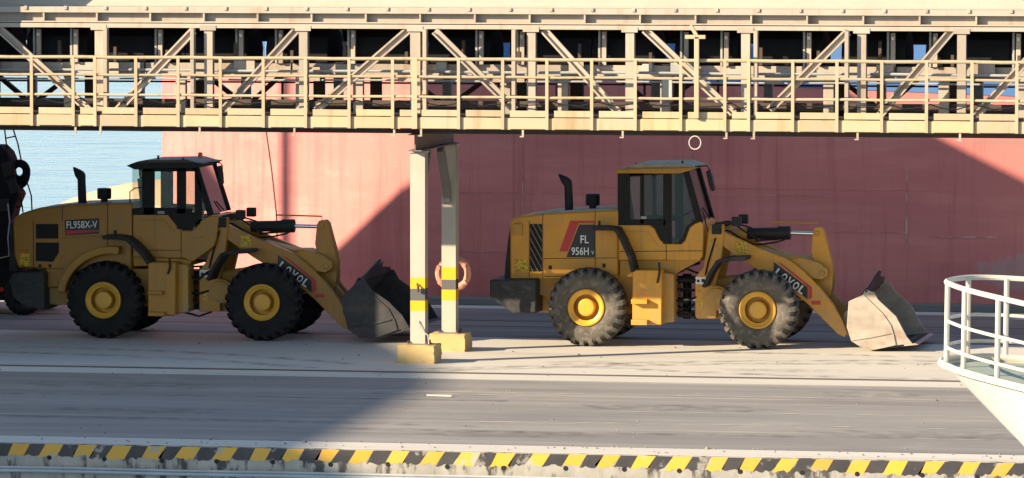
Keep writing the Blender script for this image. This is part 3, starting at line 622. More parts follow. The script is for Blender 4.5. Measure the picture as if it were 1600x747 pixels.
# ================================================================ WHEEL LOADERS
def tyre_mesh(mt):
    m = MB(); Rr = 0.80; W = 0.58
    m.lathe([(0.385, 0.07), (0.42, 0.035), (0.50, 0.012), (0.60, 0.004), (0.675, 0.025), (0.72, 0.07), (0.735, 0.14), (0.735, W-0.14), (0.72, W-0.07), (0.675, W-0.025), (0.60, W-0.004), (0.50, W-0.012), (0.42, W-0.035), (0.385, W-0.07)], (0,0,0), 56, caps=False)
    n = 24
    for row in (0, 1):
        for k in range(n):
            t0 = 2*math.pi*(k + 0.5*row)/n
            sec = ((0.012, 0.655, 0.700, 0.0), (0.05, 0.70, 0.772, 0.01), (0.12, 0.725, 0.80, 0.03), (0.33, 0.73, 0.80, 0.14))
            vs = []
            for y, ri, ro, sk in sec:
                yy = y if row == 0 else W - y
                hw = 0.072 if y < 0.1 else 0.066
                for r_, a_ in ((ri-0.03, -1.0), (ro, -0.82), (ro, 0.82), (ri-0.03, 1.0)):
                    t = t0 + sk + a_*hw; vs.append((r_*math.cos(t), yy, r_*math.sin(t)))
            fs = [(0,1,2,3), (12,15,14,13)]
            for i in range(3):
                for j in range(4): fs.append((i*4+j, i*4+(j+1) % 4, (i+1)*4+(j+1) % 4, (i+1)*4+j))
            m.add(vs, fs)
    me = m.mesh('tyre', angle=38); me.materials.append(mt); return me
def rim_mesh():
    m = MB()
    m.lathe([(0.385, 0.075), (0.375, 0.030), (0.350, 0.022), (0.325, 0.045), (0.300, 0.060), (0.268, 0.075), (0.258, 0.30), (0.0001, 0.30)], (0,0,0), 48, caps=False)
    me = m.mesh('rim', angle=32); me.materials.append(RIM); return me
def hub_mesh():
    m = MB(); m.lathe([(0.0001, 0.055), (0.10, 0.05), (0.155, 0.056), (0.178, 0.075), (0.190, 0.30)], (0,0,0), 36)
    for k in range(12):
        t = 2*math.pi*k/12; c = (0.222*math.cos(t), 0.285, 0.222*math.sin(t)); m.lathe([(0.0001, 0), (0.014, 0), (0.014, 0.02)], c, 6)
    me = m.mesh('hub', angle=32); me.materials.append(RIM); return me
RIMME = rim_mesh(); HUBME = hub_mesh()
def wheel(root, c, tyme, mirror=False):
    w = bpy.data.objects.new('wheel', None); COL.objects.link(w); w.parent = root; w.empty_display_size = 0.2
    po = WO[root.name]; w.location = (c[0]-po[0], c[1]-po[1], c[2]-po[2]); WO[w.name] = c
    rot = random.uniform(0, 1)
    for nm, me in (('tyre', tyme), ('rim', RIMME), ('hub', HUBME)):
        o = link(nm, me, w, c); o.rotation_euler = (0, rot, math.pi if mirror else 0)
    return w

def smooth_path(P, n=4):
    out = []
    for i in range(len(P)-1):
        p0 = P[max(i-1,0)]; p1 = P[i]; p2 = P[i+1]; p3 = P[min(i+2, len(P)-1)]
        for k in range(n):
            t = k/n; out.append(0.5*((2*p1) + (p2-p0)*t + (2*p0-5*p1+4*p2-p3)*t*t + (3*p1-p0-3*p2+p3)*t**3))
    return out + [P[-1]]
def loader(P):
    Y0 = P['Y0']; dx, dy = P['front_shift']; GL = P['glass']; YEL = P['paint']
    q = lambda x, y, d: at(x, y, Y0+d)
    def pl(pts, d): return [q(x, y, d) for x, y in pts]
    def fr(pts, d): return [q(x+dx, y+dy, d) for x, y in pts]     # outlines measured on the right-hand loader's front end
    wx = q(*P['front_wheel'], 0); rx = q(*P['rear_wheel'], 0)
    root = thing('wheel_loader', ((wx[0]+rx[0])/2, Y0+1.35, 0), P['label'], 'wheel loader', 'wheel loaders parked under the gallery')
    tm = tyre_mesh(P['tyre'])
    for cx in (rx[0], wx[0]):
        wheel(root, (cx, Y0, 0.795), tm); wheel(root, (cx, Y0+2.72, 0.795), tm, True)
    def pr(name, mt, pts, d0, d1, bevel=0.012, parent=None, label=None):
        o = MB().prism(pts, Y0+d0, Y0+d1).build(name, mt, parent or root, bevel=bevel)
        if label: o['label'] = label
        return o
    def bx(name, mt, x0, y0, x1, y1, d0, d1, bevel=0.01, parent=None):
        a = q(x0, y1, d0); b = q(x1, y0, d0)
        return MB().box(a[0], b[0], Y0+d0, Y0+d1, a[1], b[1]).build(name, mt, parent or root, bevel=bevel)
    # axles and chassis
    for cx in (rx[0], wx[0]):
        MB().lathe([(0.30, 0), (0.30, 0.12), (0.20, 0.2), (0.17, 0.8), (0.30, 0.95), (0.30, 1.2), (0.17, 1.35), (0.20, 1.55), (0.30, 1.65), (0.30, 1.8)], (cx, Y0+0.46, 0.80), 20).build('axle', YELD, root)
    hx1 = P['hitch'][0]
    a = q(P['chassis'][0], 0, 0.9)[0]; b = q(hx1, 0, 0.9)[0]
    MB().box(a, b, Y0+0.92, Y0+1.80, 0.62, 1.25).build('rear_chassis', YELD, root, bevel=0.02)
    # engine hood
    hood = pr('engine_hood', YEL, pl(P['hood'], 0.55), 0.55, 2.17, 0.035)
    pr('hood_top', P['roof_mat'], pl(P['hood_top'], 0.62), 0.62, 2.10, 0.008, hood)
    pr('rear_grille', BLK, pl(P['rear_grille'], 0.60), 0.60, 2.12, 0.012)
    for ln in P['hood_seams']:
        MB().ribbon(pl(ln, 0.545), 0.012, Y0+0.545, Y0+0.56).build('panel_gap', BLKR, hood)
    cw = pr('counterweight', CWT, pl(P['counterweight'], 0.22), 0.22, 2.50, 0.035)
    for s in P['side_fill']: pr('frame_side', YELD, pl(s, 0.62), 0.62, 2.10, 0.015)
    # exhaust, air cleaner
    ex = P['exhaust']
    pr('exhaust_stack', BLK, pl(ex, 1.05), 1.05, 1.20, 0.05)
    ac = P['air']; c0 = q(*ac[0], 1.3); c1 = q(*ac[1], 1.3); c2 = q(*ac[2], 1.3)
    mm = MB(); mm.tube([(c0[0], Y0+1.3, c0[1]-0.05), (c0[0], Y0+1.3, c1[1])], 0.075, 14); mm.tube([(c0[0], Y0+1.3, c1[1]), (c0[0], Y0+1.3, c1[1]+0.03), (c0[0], Y0+1.3, c2[1]-0.02), (c0[0], Y0+1.3, c2[1])], [0.135, 0.15, 0.15, 0.135], 18)
    mm.build('air_precleaner', BLK, root)
    # louvres, lamps, labels, decals on the hood
    for pts in P['vents']:
        v = pr('side_vent', BLKR, pl(pts, 0.545), 0.540, 0.56, 0.004, hood)
        if P['slats']:
            xs0 = min(p[0] for p in pts); xs1 = max(p[0] for p in pts); ys0 = min(p[1] for p in pts); ys1 = max(p[1] for p in pts)
            y = ys0 - 22
            while y < ys1 - 2:
                xa, ya, xb, yb = xs0, y, xs1, y + 35
                if ya < ys0: xa += (ys0-ya)*(xs1-xs0)/35; ya = ys0
                if yb > ys1: xb -= (yb-ys1)*(xs1-xs0)/35; yb = ys1
                if xb - xa > 2: MB().ribbon(pl([(xa, ya), (xb, yb)], 0.535), 0.016, Y0+0.525, Y0+0.545).build('vent_slat', GREYL, v)
                y += 14.5
    for x0, y0, x1, y1, mt in P['boxes']: bx('rear_lamp' if mt is not LABEL else 'warning_label', mt, x0, y0, x1, y1, 0.48 if mt is not LABEL else 0.546, 0.56, 0.012 if mt is not LABEL else 0, hood)
    for pts, mt, e in P['decals']: pr('decal', mt, pl(pts, 0.545), 0.545-e, 0.556, 0, hood)
    for txt, x0, y0, x1, y1, tilt in P['texts']:
        a = q(x0, y1, 0.54); b = q(x1, y0, 0.54)
        text_part(txt, WHT, hood, (a[0]+b[0])/2, (a[1]+b[1])/2, b[0]-a[0], b[1]-a[1], Y0+0.538, tilt, bold=0.012)
    if P.get('arch'):
        cx, cz = rx[0] + 0.12, 0.80; a0, a1 = P['arch']
        MB().ribbon([(cx + 1.10*math.cos(R(t)), cz + 1.02*math.sin(R(t))) for t in range(a0, a1, -6)], 0.16, Y0+0.28, Y0+0.7).build('wheel_arch', YELD, root, bevel=0.02)
    # rear mudguard
    MB().ribbon(pl(P['rear_guard'], 0.1), 0.085, Y0+0.08, Y0+0.72).build('rear_mudguard', BLK, root, bevel=0.012)
    # step tank between the wheels
    s = P['steps']; st = pr('step_box', YEL, pl(s['box'], 0.12), 0.12, 0.8, 0.02)
    pr('step_box_side', YELD, pl(s['side'], 0.35), 0.35, 0.85, 0.015)
    for x0, y0, x1, y1 in s['treads']: bx('step_tread', YEL, x0, y0, x1, y1, -0.03, 0.117, 0.008, st)
    MB().tube([(*q(*s['handle'][0], 0.08)[:1], Y0+0.08, q(*s['handle'][0], 0.08)[1]), (q(*s['handle'][1], 0.08)[0], Y0+0.05, q(*s['handle'][1], 0.08)[1]), (q(*s['handle'][2], 0.08)[0], Y0+0.10, q(*s['handle'][2], 0.08)[1])], 0.022, 8).build('grab_handle', BLK, root)
    # cab
    C = P['cab']
    cabb = pr('cab_body', YEL, pl(C['body'], 0.58), 0.58, 2.14, 0.02)
    for ln in C['seams']: MB().ribbon(pl(ln, 0.575), 0.012, Y0+0.572, Y0+0.585).build('panel_gap', BLKR, cabb)
    for ln in C['creases']: MB().ribbon(pl(ln, 0.575), 0.03, Y0+0.571, Y0+0.60).build('door_crease', YEL, cabb, bevel=0.006)
    pr('cab_base', YELD, pl(C['base'], 0.62), 0.62, 2.1, 0.015)
    frame = None
    for pts in C['pillars']:
        for d in (0.575, 2.085):
            MB().prism(pl(pts, 0.575), Y0+d, Y0+d+0.065).build('cab_pillar', BLKR, root, bevel=0.008)
    for pts in C['near_only']: MB().prism(pl(pts, 0.575), Y0+0.57, Y0+0.63).build('cab_panel', BLKR, root, bevel=0.008)
    for pts in C['glass']:
        for d in (0.60, 2.11): MB().prism(pl(pts, 0.575), Y0+d, Y0+d+0.008).build('side_window', GL, root)
    (fx0, fz0), (fx1, fz1) = [q(*p_, 0.575) for p_ in C['screen']]
    mm = MB(); mm.add([(fx0, Y0+0.64, fz0), (fx0, Y0+2.08, fz0), (fx1, Y0+2.08, fz1), (fx1, Y0+0.64, fz1)], [(0,1,2,3)]); mm.build('windscreen', GLASS, root)
    for yy in (0.62, 2.10): MB().tube([(fx0+0.015, Y0+yy, fz0), (fx1+0.015, Y0+yy, fz1)], 0.036, 8).build('screen_frame', BLKR, root)
    MB().tube([(fx0*0.25+fx1*0.75+0.02, Y0+1.2, fz0*0.25+fz1*0.75), (fx1+0.03, Y0+1.55, fz1+0.03)], 0.014, 6).build('wiper', BLKR, root)
    (bx0, bz0), (bx1, bz1) = [q(*p_, 0.575) for p_ in C['back']]
    mm = MB(); mm.add([(bx0, Y0+0.64, bz0), (bx0, Y0+2.08, bz0), (bx1, Y0+2.08, bz1), (bx1, Y0+0.64, bz1)], [(0,1,2,3)]); mm.build('rear_window', GL, root)
    rf = pr('cab_roof', P['roof_side'], pl(C['roof'], 0.5), 0.5, 2.22, 0.02)
    pr('roof_cap', P['roof_mat'], pl(C['roof_top'], 0.62), 0.56, 2.16, 0.075, rf)
    for x, y in C['roof_bits']: bx('roof_bolt', BLK, x-1.5, y-3, x+1.5, y+3, 0.605, 0.64, 0.004, rf)
    if C.get('beacon'):
        x0, y0, x1, y1 = C['beacon']; a = q((x0+x1)/2, y1, 0.9); b = q((x0+x1)/2, y0, 0.9)
        MB().tube([(a[0], Y0+0.9, a[1]), (a[0], Y0+0.9, a[1]+0.05), (a[0], Y0+0.9, b[1]-0.02), (a[0], Y0+0.9, b[1])], [0.05, 0.052, 0.048, 0.03], 14).build('beacon', ORANGE, rf)
    # seat, console and steering wheel inside
    sx, sz = q(*C['seat'], 1.35)
    mm = MB(); mm.box(sx-0.24, sx+0.28, Y0+1.10, Y0+1.62, sz, sz+0.16); mm.prism([(sx-0.30, sz+0.1), (sx-0.14, sz+0.1), (sx-0.24, sz+0.80), (sx-0.38, sz+0.80)], Y0+1.12, Y0+1.60); mm.prism([(sx-0.36, sz+0.80), (sx-0.26, sz+0.80), (sx-0.28, sz+1.0), (sx-0.38, sz+1.0)], Y0+1.22, Y0+1.50)
    mm.build('driver_seat', SEAT, root, bevel=0.03)
    cx, cz = q(*C['console'], 1.35)
    mm = MB(); mm.prism([(cx-0.06, cz-0.5), (cx+0.34, cz-0.5), (cx+0.26, cz+0.12), (cx+0.10, cz+0.16)], Y0+0.95, Y0+1.8); mm.build('dashboard', BLKR, root, bevel=0.03)
    n = 20; ax = Vector((-0.5, 0, 0.86)); u = Vector((0.86, 0, 0.5))
    MB().tube([Vector((cx-0.10, Y0+1.36, cz+0.22)) + u*(0.2*math.cos(2*math.pi*i/n)) + Vector((0, 1, 0))*(0.2*math.sin(2*math.pi*i/n)) for i in range(n)], 0.016, 6, True).build('steering_wheel', BLKR, root)
    # mirror
    M_ = C['mirror']; pts = [q(*p_, 0.35) for p_ in M_['arm']]
    mr = MB().tube([(p_[0], Y0+0.35, p_[1]) for p_ in pts], 0.016, 6).build('mirror_arm', BLK, root)
    mm = MB(); c = [q(*p_, 0.35) for p_ in M_['plate']]; mm.prism(c, Y0+0.25, Y0+0.44); mm.build('mirror', BLK, root, bevel=0.02)
    for ln in C.get('rails', []):
        MB().tube([(q(x, y, 0.6)[0], Y0+0.6, q(x, y, 0.6)[1]) for x, y in ln], 0.014, 6).build('hand_rail', BLK, root)
    # articulation: hitch plates, hoses, steering cylinder
    ha = q(hx1-8, 440, 1.0); hb = q(hx1+34, 440, 1.0)
    mm = MB(); mm.box(ha[0], hb[0], Y0+1.05, Y0+1.7, 0.55, 0.66); mm.box(ha[0], hb[0], Y0+1.05, Y0+1.7, 1.25, 1.36); mm.tube([((ha[0]+hb[0])/2, Y0+1.38, 0.5), ((ha[0]+hb[0])/2, Y0+1.38, 1.42)], 0.09, 12)
    mm.build('articulation_hitch', BLK, root, bevel=0.01)
    for i in range(9):
        z = 0.58 + i*0.125; sag = random.uniform(-0.16, 0.12); yv = Y0 + 0.75 + 0.12*(i % 3)
        MB().tube([(ha[0]-0.05, yv, z + random.uniform(-0.08, 0.08)), (ha[0]*0.6+hb[0]*0.4, yv-0.10, z+sag*0.7), (ha[0]*0.35+hb[0]*0.65, yv-0.10, z+sag), (hb[0]+0.05, yv, z+random.uniform(-0.1, 0.1))], 0.022, 7).build('hydraulic_hose', BLKR, root)
    MB().tube([(ha[0]-0.1, Y0+0.95, 0.92), ((ha[0]+hb[0])/2, Y0+0.93, 0.92)], 0.05, 10).build('steering_cylinder', BLK, root)
    MB().tube([((ha[0]+hb[0])/2, Y0+0.93, 0.92), (hb[0]+0.1, Y0+0.9, 0.92)], 0.026, 10).build('steering_rod', CHROME, root)
    # front frame and loader tower
    tower = fr([(1108,351),(1131,351),(1131,368),(1127,405),(1119,440),(1119,498),(1086,498),(1086,433),(1099,418)], 0.72)
    pr('front_frame', YEL, tower, 0.72, 0.88, 0.015); pr('front_frame', YEL, tower, 1.84, 2.00, 0.015)
    pr('front_frame', YELD, fr([(1092,440),(1160,430),(1215,440),(1225,480),(1190,500),(1086,497)], 0.9), 0.9, 1.82, 0.03)
    def fbx(name, mt, x0, y0, x1, y1, d0, d1, bevel=0.008):
        a = q(x0+dx, y1+dy, d0); b = q(x1+dx, y0+dy, d0)
        return MB().box(a[0], b[0], Y0+d0, Y0+d1, a[1], b[1]).build(name, mt, root, bevel=bevel)
    fbx('frame_label', WHT, 1087, 433, 1103, 444, 0.715, 0.72, 0); fbx('label_mark', BLK, 1089, 437, 1093, 441, 0.711, 0.716, 0); fbx('label_mark', BLK, 1096, 436, 1101, 441, 0.711, 0.716, 0)
    fbx('warning_label', LABEL, 1093, 466, 1099, 480, 0.714, 0.72, 0)
    fbx('work_lamp', BLK, 1112, 351, 1126, 366, 0.60, 0.715, 0.012)
    hl = MB(); a = q(1151+dx, 352+dy, 0.9); hl.box(a[0]-0.09, a[0]+0.09, Y0+0.82, Y0+1.0, a[1]-0.02, a[1]+0.17); hl.bar((a[0]-0.45, Y0+0.9, a[1]+0.02), (a[0], Y0+0.9, a[1]+0.05), 0.05, 0.06); hl.bar((a[0]-0.26, Y0+0.9, a[1]-0.12), (a[0]-0.26, Y0+0.9, a[1]+0.08), 0.06, 0.06)
    hl.build('headlamp', BLK, root, bevel=0.012)
    hl = MB(); hl.box(a[0]-0.09, a[0]+0.09, Y0+1.75, Y0+1.93, a[1]-0.02, a[1]+0.17); hl.bar((a[0]-0.05, Y0+1.84, a[1]-0.3), (a[0]-0.05, Y0+1.84, a[1]+0.05), 0.05, 0.05); hl.build('headlamp', BLK, root, bevel=0.012)
    MB().ribbon(fr([(1099,449),(1110,426),(1121,409),(1130,406),(1166,404)], 0.05), 0.075, Y0+0.04, Y0+0.70).build('front_mudguard', BLK, root, bevel=0.012)
    c = q(1116+dx, 466+dy, 0.6); MB().lathe([(0.0001, 0), (0.20, 0), (0.215, 0.02), (0.25, 0.02), (0.25, 0.2)], (c[0]+0.05, Y0+0.58, c[1]), 28).build('brake_drum', YELD, root)
    # boom arms
    arm = [(1128,360),(1136,365),(1180,385),(1225,403),(1240,411),(1258,426),(1284,452),(1304,478),(1316,499),(1324,520),(1319,527),(1308,521),(1290,503),(1263,476),(1240,457),(1215,440),(1180,419),(1150,400),(1128,384)]
    boom = pr('boom_arm', YEL, fr(arm, 0.76), 0.76, 0.90, 0.015); pr('boom_arm', YEL, fr(arm, 0.76), 1.82, 1.96, 0.015)
    pr('boom_crossmember', YELD, fr([(1180,388),(1232,401),(1252,401),(1278,409),(1292,420),(1294,431),(1284,438),(1262,436),(1232,432),(1190,412)], 1.0), 1.0, 1.72, 0.03)
    pr('boom_crossmember', YELD, fr([(1228,408),(1250,402),(1280,411),(1293,422),(1293,431),(1284,437),(1262,434),(1240,428)], 0.905), 0.905, 1.0, 0.012)
    c = q(1284+dx, 427+dy, 0.88)
    pin = MB().lathe([(0.0001, 0), (0.05, 0), (0.058, 0.012), (0.058, 0.05)], (c[0], Y0+0.875, c[1]), 18).build('pivot_pin', YELD, root)
    pr('decal', BLKDEC, fr([(1209,409),(1262,449),(1262,468),(1209,427)], 0.755), 0.752, 0.762, 0, boom)
    pr('decal', RED, fr([(1214,409),(1222,412),(1269,449),(1269,466),(1263,468),(1263,449)], 0.755), 0.754, 0.762, 0, boom)
    for i, chh in enumerate('LOVOL'):
        t = i/4; cc = q(1216 + 37*t + dx, 426.5 + 26.5*t + dy, 0.748)
        text_part(chh, WHT, boom, cc[0], cc[1], 0.115 if chh != 'V' else 0.13, 0.165, Y0+0.748, R(-37), shear=0.0, bold=0.03)
    fbx('warning_label', LABEL, 1151, 378, 1167, 396, 0.752, 0.757, 0); fbx('warning_mark', RED, 1268, 470, 1282, 476, 0.754, 0.757, 0)
    # bell crank, tilt cylinder, link
    crank = [(1267,392),(1270,362),(1273,356),(1281,355),(1286,360),(1298,405),(1301,420),(1301,445),(1298,466),(1286,460),(1274,446),(1270,425),(1271,408)]
    pr('bell_crank', YEL, fr(crank, 1.18), 1.18, 1.32, 0.012); pr('bell_crank', YELD, fr(crank, 1.18), 1.40, 1.54, 0.012)
    for px, py in ((1277, 365), (1284, 427)):
        c = q(px+dx, py+dy, 1.16); MB().lathe([(0.0001, 0), (0.045, 0), (0.055, 0.01), (0.055, 0.05)], (c[0], Y0+1.14, c[1]), 16).build('pivot_pin', YELD, root)
    yc = Y0+1.36
    def fp(px, py): c_ = q(px+dx, py+dy, 1.36); return (c_[0], yc, c_[1])
    MB().tube([fp(1130,366), fp(1168,365)], 0.13, 14).build('cylinder_knuckle', YELD, root)
    MB().tube([fp(1166,365), fp(1218,364)], 0.115, 18).build('tilt_cylinder', BLK, root)
    mm = MB(); mm.tube([fp(1216,364), fp(1235,364)], 0.14, 18); mm.tube([fp(1180,376), fp(1232,372)], 0.022, 8); mm.build('cylinder_head', BLK, root)
    MB().tube([fp(1234,364), fp(1277,365)], 0.042, 14).build('piston_rod', CHROME, root)
    g0 = fp(1206,347); g1 = fp(1278,349); g2 = fp(1278,358)
    MB().tube([g0, g1, g2], 0.018, 6).build('level_indicator_rod', YELD, root)
    MB().bar(fp(1296,458), fp(1330,500), 0.16, 0.17, (0,1,0)).build('bucket_link', YELD, root, bevel=0.015)
    for sgn in (0.93, 1.68):
        MB().tube([(q(1125+dx, 476+dy, sgn)[0], Y0+sgn, q(1125+dx, 476+dy, sgn)[1]), (q(1205+dx, 470+dy, sgn)[0], Y0+sgn, q(1205+dx, 470+dy, sgn)[1])], 0.075, 12).build('lift_cylinder', BLK, root)
        MB().tube([(q(1205+dx, 470+dy, sgn)[0], Y0+sgn, q(1205+dx, 470+dy, sgn)[1]), (q(1258+dx, 466+dy, sgn)[0], Y0+sgn, q(1258+dx, 466+dy, sgn)[1])], 0.04, 10).build('lift_rod', CHROME, root)
    for k_, (pp, dd) in enumerate((([(1120,372),(1136,360),(1160,374),(1184,382),(1222,376),(1230,368)], 1.18), ([(1128,356),(1142,350),(1160,352),(1176,357)], 1.1), ([(1112,372),(1122,352),(1140,346),(1158,358),(1186,377)], 1.0), ([(1102,430),(1106,412),(1112,392),(1118,372)], 0.70))):
        MB().tube(smooth_path([Vector((q(x+dx, y+dy, dd)[0], Y0+dd, q(x+dx, y+dy, dd)[1])) for x, y in pp]), 0.018, 7).build('hydraulic_hose', BLKR, root)
    for px_, py_ in ((1112, 376), (1120, 384), (1110, 404), (1105, 424), (1092, 455), (1092, 490), (1112, 492)):
        c = q(px_+dx, py_+dy, 0.71); MB().lathe([(0.0001, 0), (0.016, 0), (0.016, 0.03)], (c[0], Y0+0.70, c[1]), 6).build('frame_bolt', YELD, root)
    for px_, py_ in P['bolts']:
        c = q(px_, py_, 0.10); MB().lathe([(0.0001, 0), (0.014, 0), (0.014, 0.28)], (c[0], Y0+0.33, c[1]), 6).build('bolt_head', GREYST, root)
    for x0_, y0_, x1_, y1_ in P['latches']: bx('latch', BLK, x0_, y0_, x1_, y1_, 0.535, 0.56, 0.004, hood)
    MB().ribbon(pl(P['hood_rail'], 0.56), 0.02, Y0+0.50, Y0+0.545).build('hood_rail', YELD, hood, bevel=0.004)
    bx('door_handle', GREYST, *P['door_handle'], 0.545, 0.585, 0.006)
    # bucket
    B = P['bucket']; d0, d1 = B['d']
    side = pl(B['side'], d0); sm = B['mat']
    for dd, nm in ((d0, 'bucket_side'), (d1-0.035, 'bucket_side')): MB().prism(side, Y0+dd, Y0+dd+0.035).build(nm, sm, root, bevel=0.008)
    sh = pl(B['shell'], d0)
    MB().ribbon(sh, 0.045, Y0+d0+0.036, Y0+d1-0.036).build('bucket_shell', B['inner'], root, angle=50)
    rib = pl(B['rib'], d0); MB().ribbon(rib, 0.035, Y0+d0-0.022, Y0+d0-0.001).build('wear_rib', sm, root, bevel=0.006)
    lipa = pl(B['lip'], d0); MB().ribbon(lipa, 0.03, Y0+d0-0.02, Y0+d0-0.001).build('side_cutter', sm, root, bevel=0.006)
    (ex, ez), (e2x, e2z) = sh[-1], sh[-2]
    MB().prism([(ex-0.20, ez+0.018+(e2z-ez)*0.2), (ex+0.02, ez+0.02), (ex+0.09, ez-0.008), (ex-0.20, ez-0.02+(e2z-ez)*0.2)], Y0+d0+0.0, Y0+d1).build('cutting_edge', sm, root)
    (gx, gz) = sh[0]; pts = []
    prof = B['guard']
    mm = MB(); n = len(prof); vs = []
    for f_, h_ in prof:
        y = Y0 + d0 + (d1-d0)*f_; vs += [(gx, y, gz-0.05), (gx+0.035, y, gz-0.05), (gx+B['lean']*h_+0.035, y, gz+h_), (gx+B['lean']*h_, y, gz+h_)]
    fs = [(0,1,2,3), tuple(4*(n-1)+k for k in (3,2,1,0))]
    for i in range(n-1):
        for k in range(4): fs.append((4*i+k, 4*i+(k+1) % 4, 4*i+4+(k+1) % 4, 4*i+4+k))
    mm.add(vs, fs).build('spill_guard', B['inner'], root)
    for dd in (0.95, 1.8):
        c = q(1322+dx, 512+dy, dd); MB().prism([(c[0]-0.10, c[1]-0.10), (c[0]+0.14, c[1]-0.2), (c[0]+0.16, c[1]+0.45), (c[0]-0.04, c[1]+0.3)], Y0+dd, Y0+dd+0.06).build('bucket_lug', sm, root)
    return root

right = dict(Y0=1.5, glass=GLASSD, paint=YEL, front_shift=(0, 0), front_wheel=(1183, 483), rear_wheel=(915, 480), tyre=TYRE, roof_mat=ROOFC, roof_side=YELD,
    label='right-hand ochre yellow wheel loader with sunlit pale bucket and red and black side panel',
    chassis=(835, 0), hitch=(1056, 0),
    hood=[(797,348),(801,342),(812,338),(850,334),(900,331),(966,328),(966,436),(808,437),(797,437)],
    hood_top=[(812,339),(850,332),(900,329),(966,326),(966,331),(812,341)],
    rear_grille=[(798,347),(809,346),(809,438),(788,438),(789,415),(793,380)],
    hood_seams=[[(848,334),(848,436)],[(930,330),(930,436)],[(849,404),(966,403)],[(827,345),(827,434)],[(850,432),(966,430)]],
    counterweight=[(765,437),(838,436),(838,490),(801,490),(783,477),(765,464)],
    side_fill=[[(838,436),(900,432),(966,430),(990,430),(990,470),(930,480),(850,462),(838,460)]],
    exhaust=[(882,336),(881,291),(877,286),(870,271),(884,276),(892,281),(893,290),(895,336)], air=[(926,329),(926,321),(926,303)],
    vents=[[(828,350),(847,350),(847,424),(828,424)]], slats=True,
    boxes=[(802,350,816,368,YELD),(805,405,825,424,LABEL)],
    decals=[([(891,345),(930,345),(930,349),(904,349),(887,393),(874,393)], RED, 0.004), ([(905,351),(929.5,351),(929.5,402),(885,402)], BLKDEC, 0.003)],
    bolts=[(1038,432),(1048,433),(1038,498),(1048,497)], latches=[(857,415,862,421),(941,412,946,418),(935,345,938,352)], hood_rail=[(852,440),(965,438)], door_handle=(1001,338,1010,342),
    texts=[('FL', 907, 368, 920, 380, 0), ('956H', 893, 386.5, 920, 398.5, 0), ('V', 924, 392, 928, 398, 0)],
    rear_guard=[(926,357),(950,357),(963,359),(972,375),(984,402),(989,425)],
    steps=dict(box=[(988,422),(1034,422),(1034,508),(988,508)], side=[(1034,426),(1053,428),(1053,503),(1034,505)], treads=[(986,468,1011,475),(986,500,1011,508)], handle=[(1030,410),(1031,425),(1027,442)]),
    cab=dict(
        body=[(966,351),(1014,351),(1022,356),(1031,374),(1038,381),(1064,381),(1070,376),(1077,356),(1084,350),(1095,345),(1099,352),(1098,400),(1094,407),(966,407)],
        seams=[[(1041,382),(1041,407)],[(968,393),(1098,392)]], creases=[[(975,362),(1012,362),(1028,384)]],
        base=[(968,407),(1096,406),(1062,424),(1050,432),(968,432)],
        pillars=[[(983,269),(1003,269),(1003,276),(983,276)],[(1000,269),(1006,269),(1006,350),(1000,350)],[(1036,268),(1049,268),(1049,381),(1036,381)],[(983,343),(1040,343),(1040,352),(983,352)],[(983,268),(1072,265),(1073,271),(983,275)],[(1066,266),(1073,264),(1095,346),(1088,349)]],
        near_only=[[(965,270),(984,270),(984,352),(965,352)],[(1014,350),(1037,350),(1037,378),(1033,376),(1024,358)],[(1062,381),(1070,376),(1077,356),(1085,350),(1094,346),(1093,341),(1082,346),(1073,353),(1066,372),(1060,377)]],
        glass=[[(984,275),(1036,275),(1036,344),(984,344)],[(1049,270),(1068,268),(1090,345),(1080,349),(1074,356),(1067,374),(1062,379),(1049,379)]],
        screen=[(1072,266),(1095,348)], back=[(967,272),(967,350)],
        roof=[(962,264),(1064,262),(1088,262),(1076,267),(1062,271),(962,271)], roof_top=[(966,264),(984,259),(996,256),(1066,255),(1078,259),(1086,263)],
        roof_bits=[(994,258),(1044,258),(1066,254)], seat=(1000,356), console=(1078,352),
        mirror=dict(arm=[(1086,260),(1105,259),(1109,266),(1116,294)], plate=[(1104,268),(1108,265),(1113,275),(1117,297),(1113,299),(1108,288)]),
        rails=[[(1098,330),(1106,362)]]),
    bucket=dict(d=(-0.06, 2.66), mat=BUCKET, inner=BUCKETI,
        side=[(1326,471),(1348,461),(1352,452),(1366,457),(1372,468),(1400,494),(1417,526),(1426,537),(1399,540),(1365,547),(1344,542),(1330,533),(1323,511)],
        shell=[(1352,453),(1347,463),(1329,474),(1326,492),(1327,512),(1334,532),(1347,541),(1366,545),(1428,538)],
        rib=[(1349,462),(1362,474),(1379,491),(1391,508),(1396,524),(1399,539)], lip=[(1331,531),(1360,527),(1394,520)],
        guard=[(0, 0.0), (0.10, 0.02), (0.45, 0.26), (0.50, 0.30), (0.56, 0.27), (0.62, 0.27), (0.66, 0.16), (1.0, 0.08)], lean=0.30))
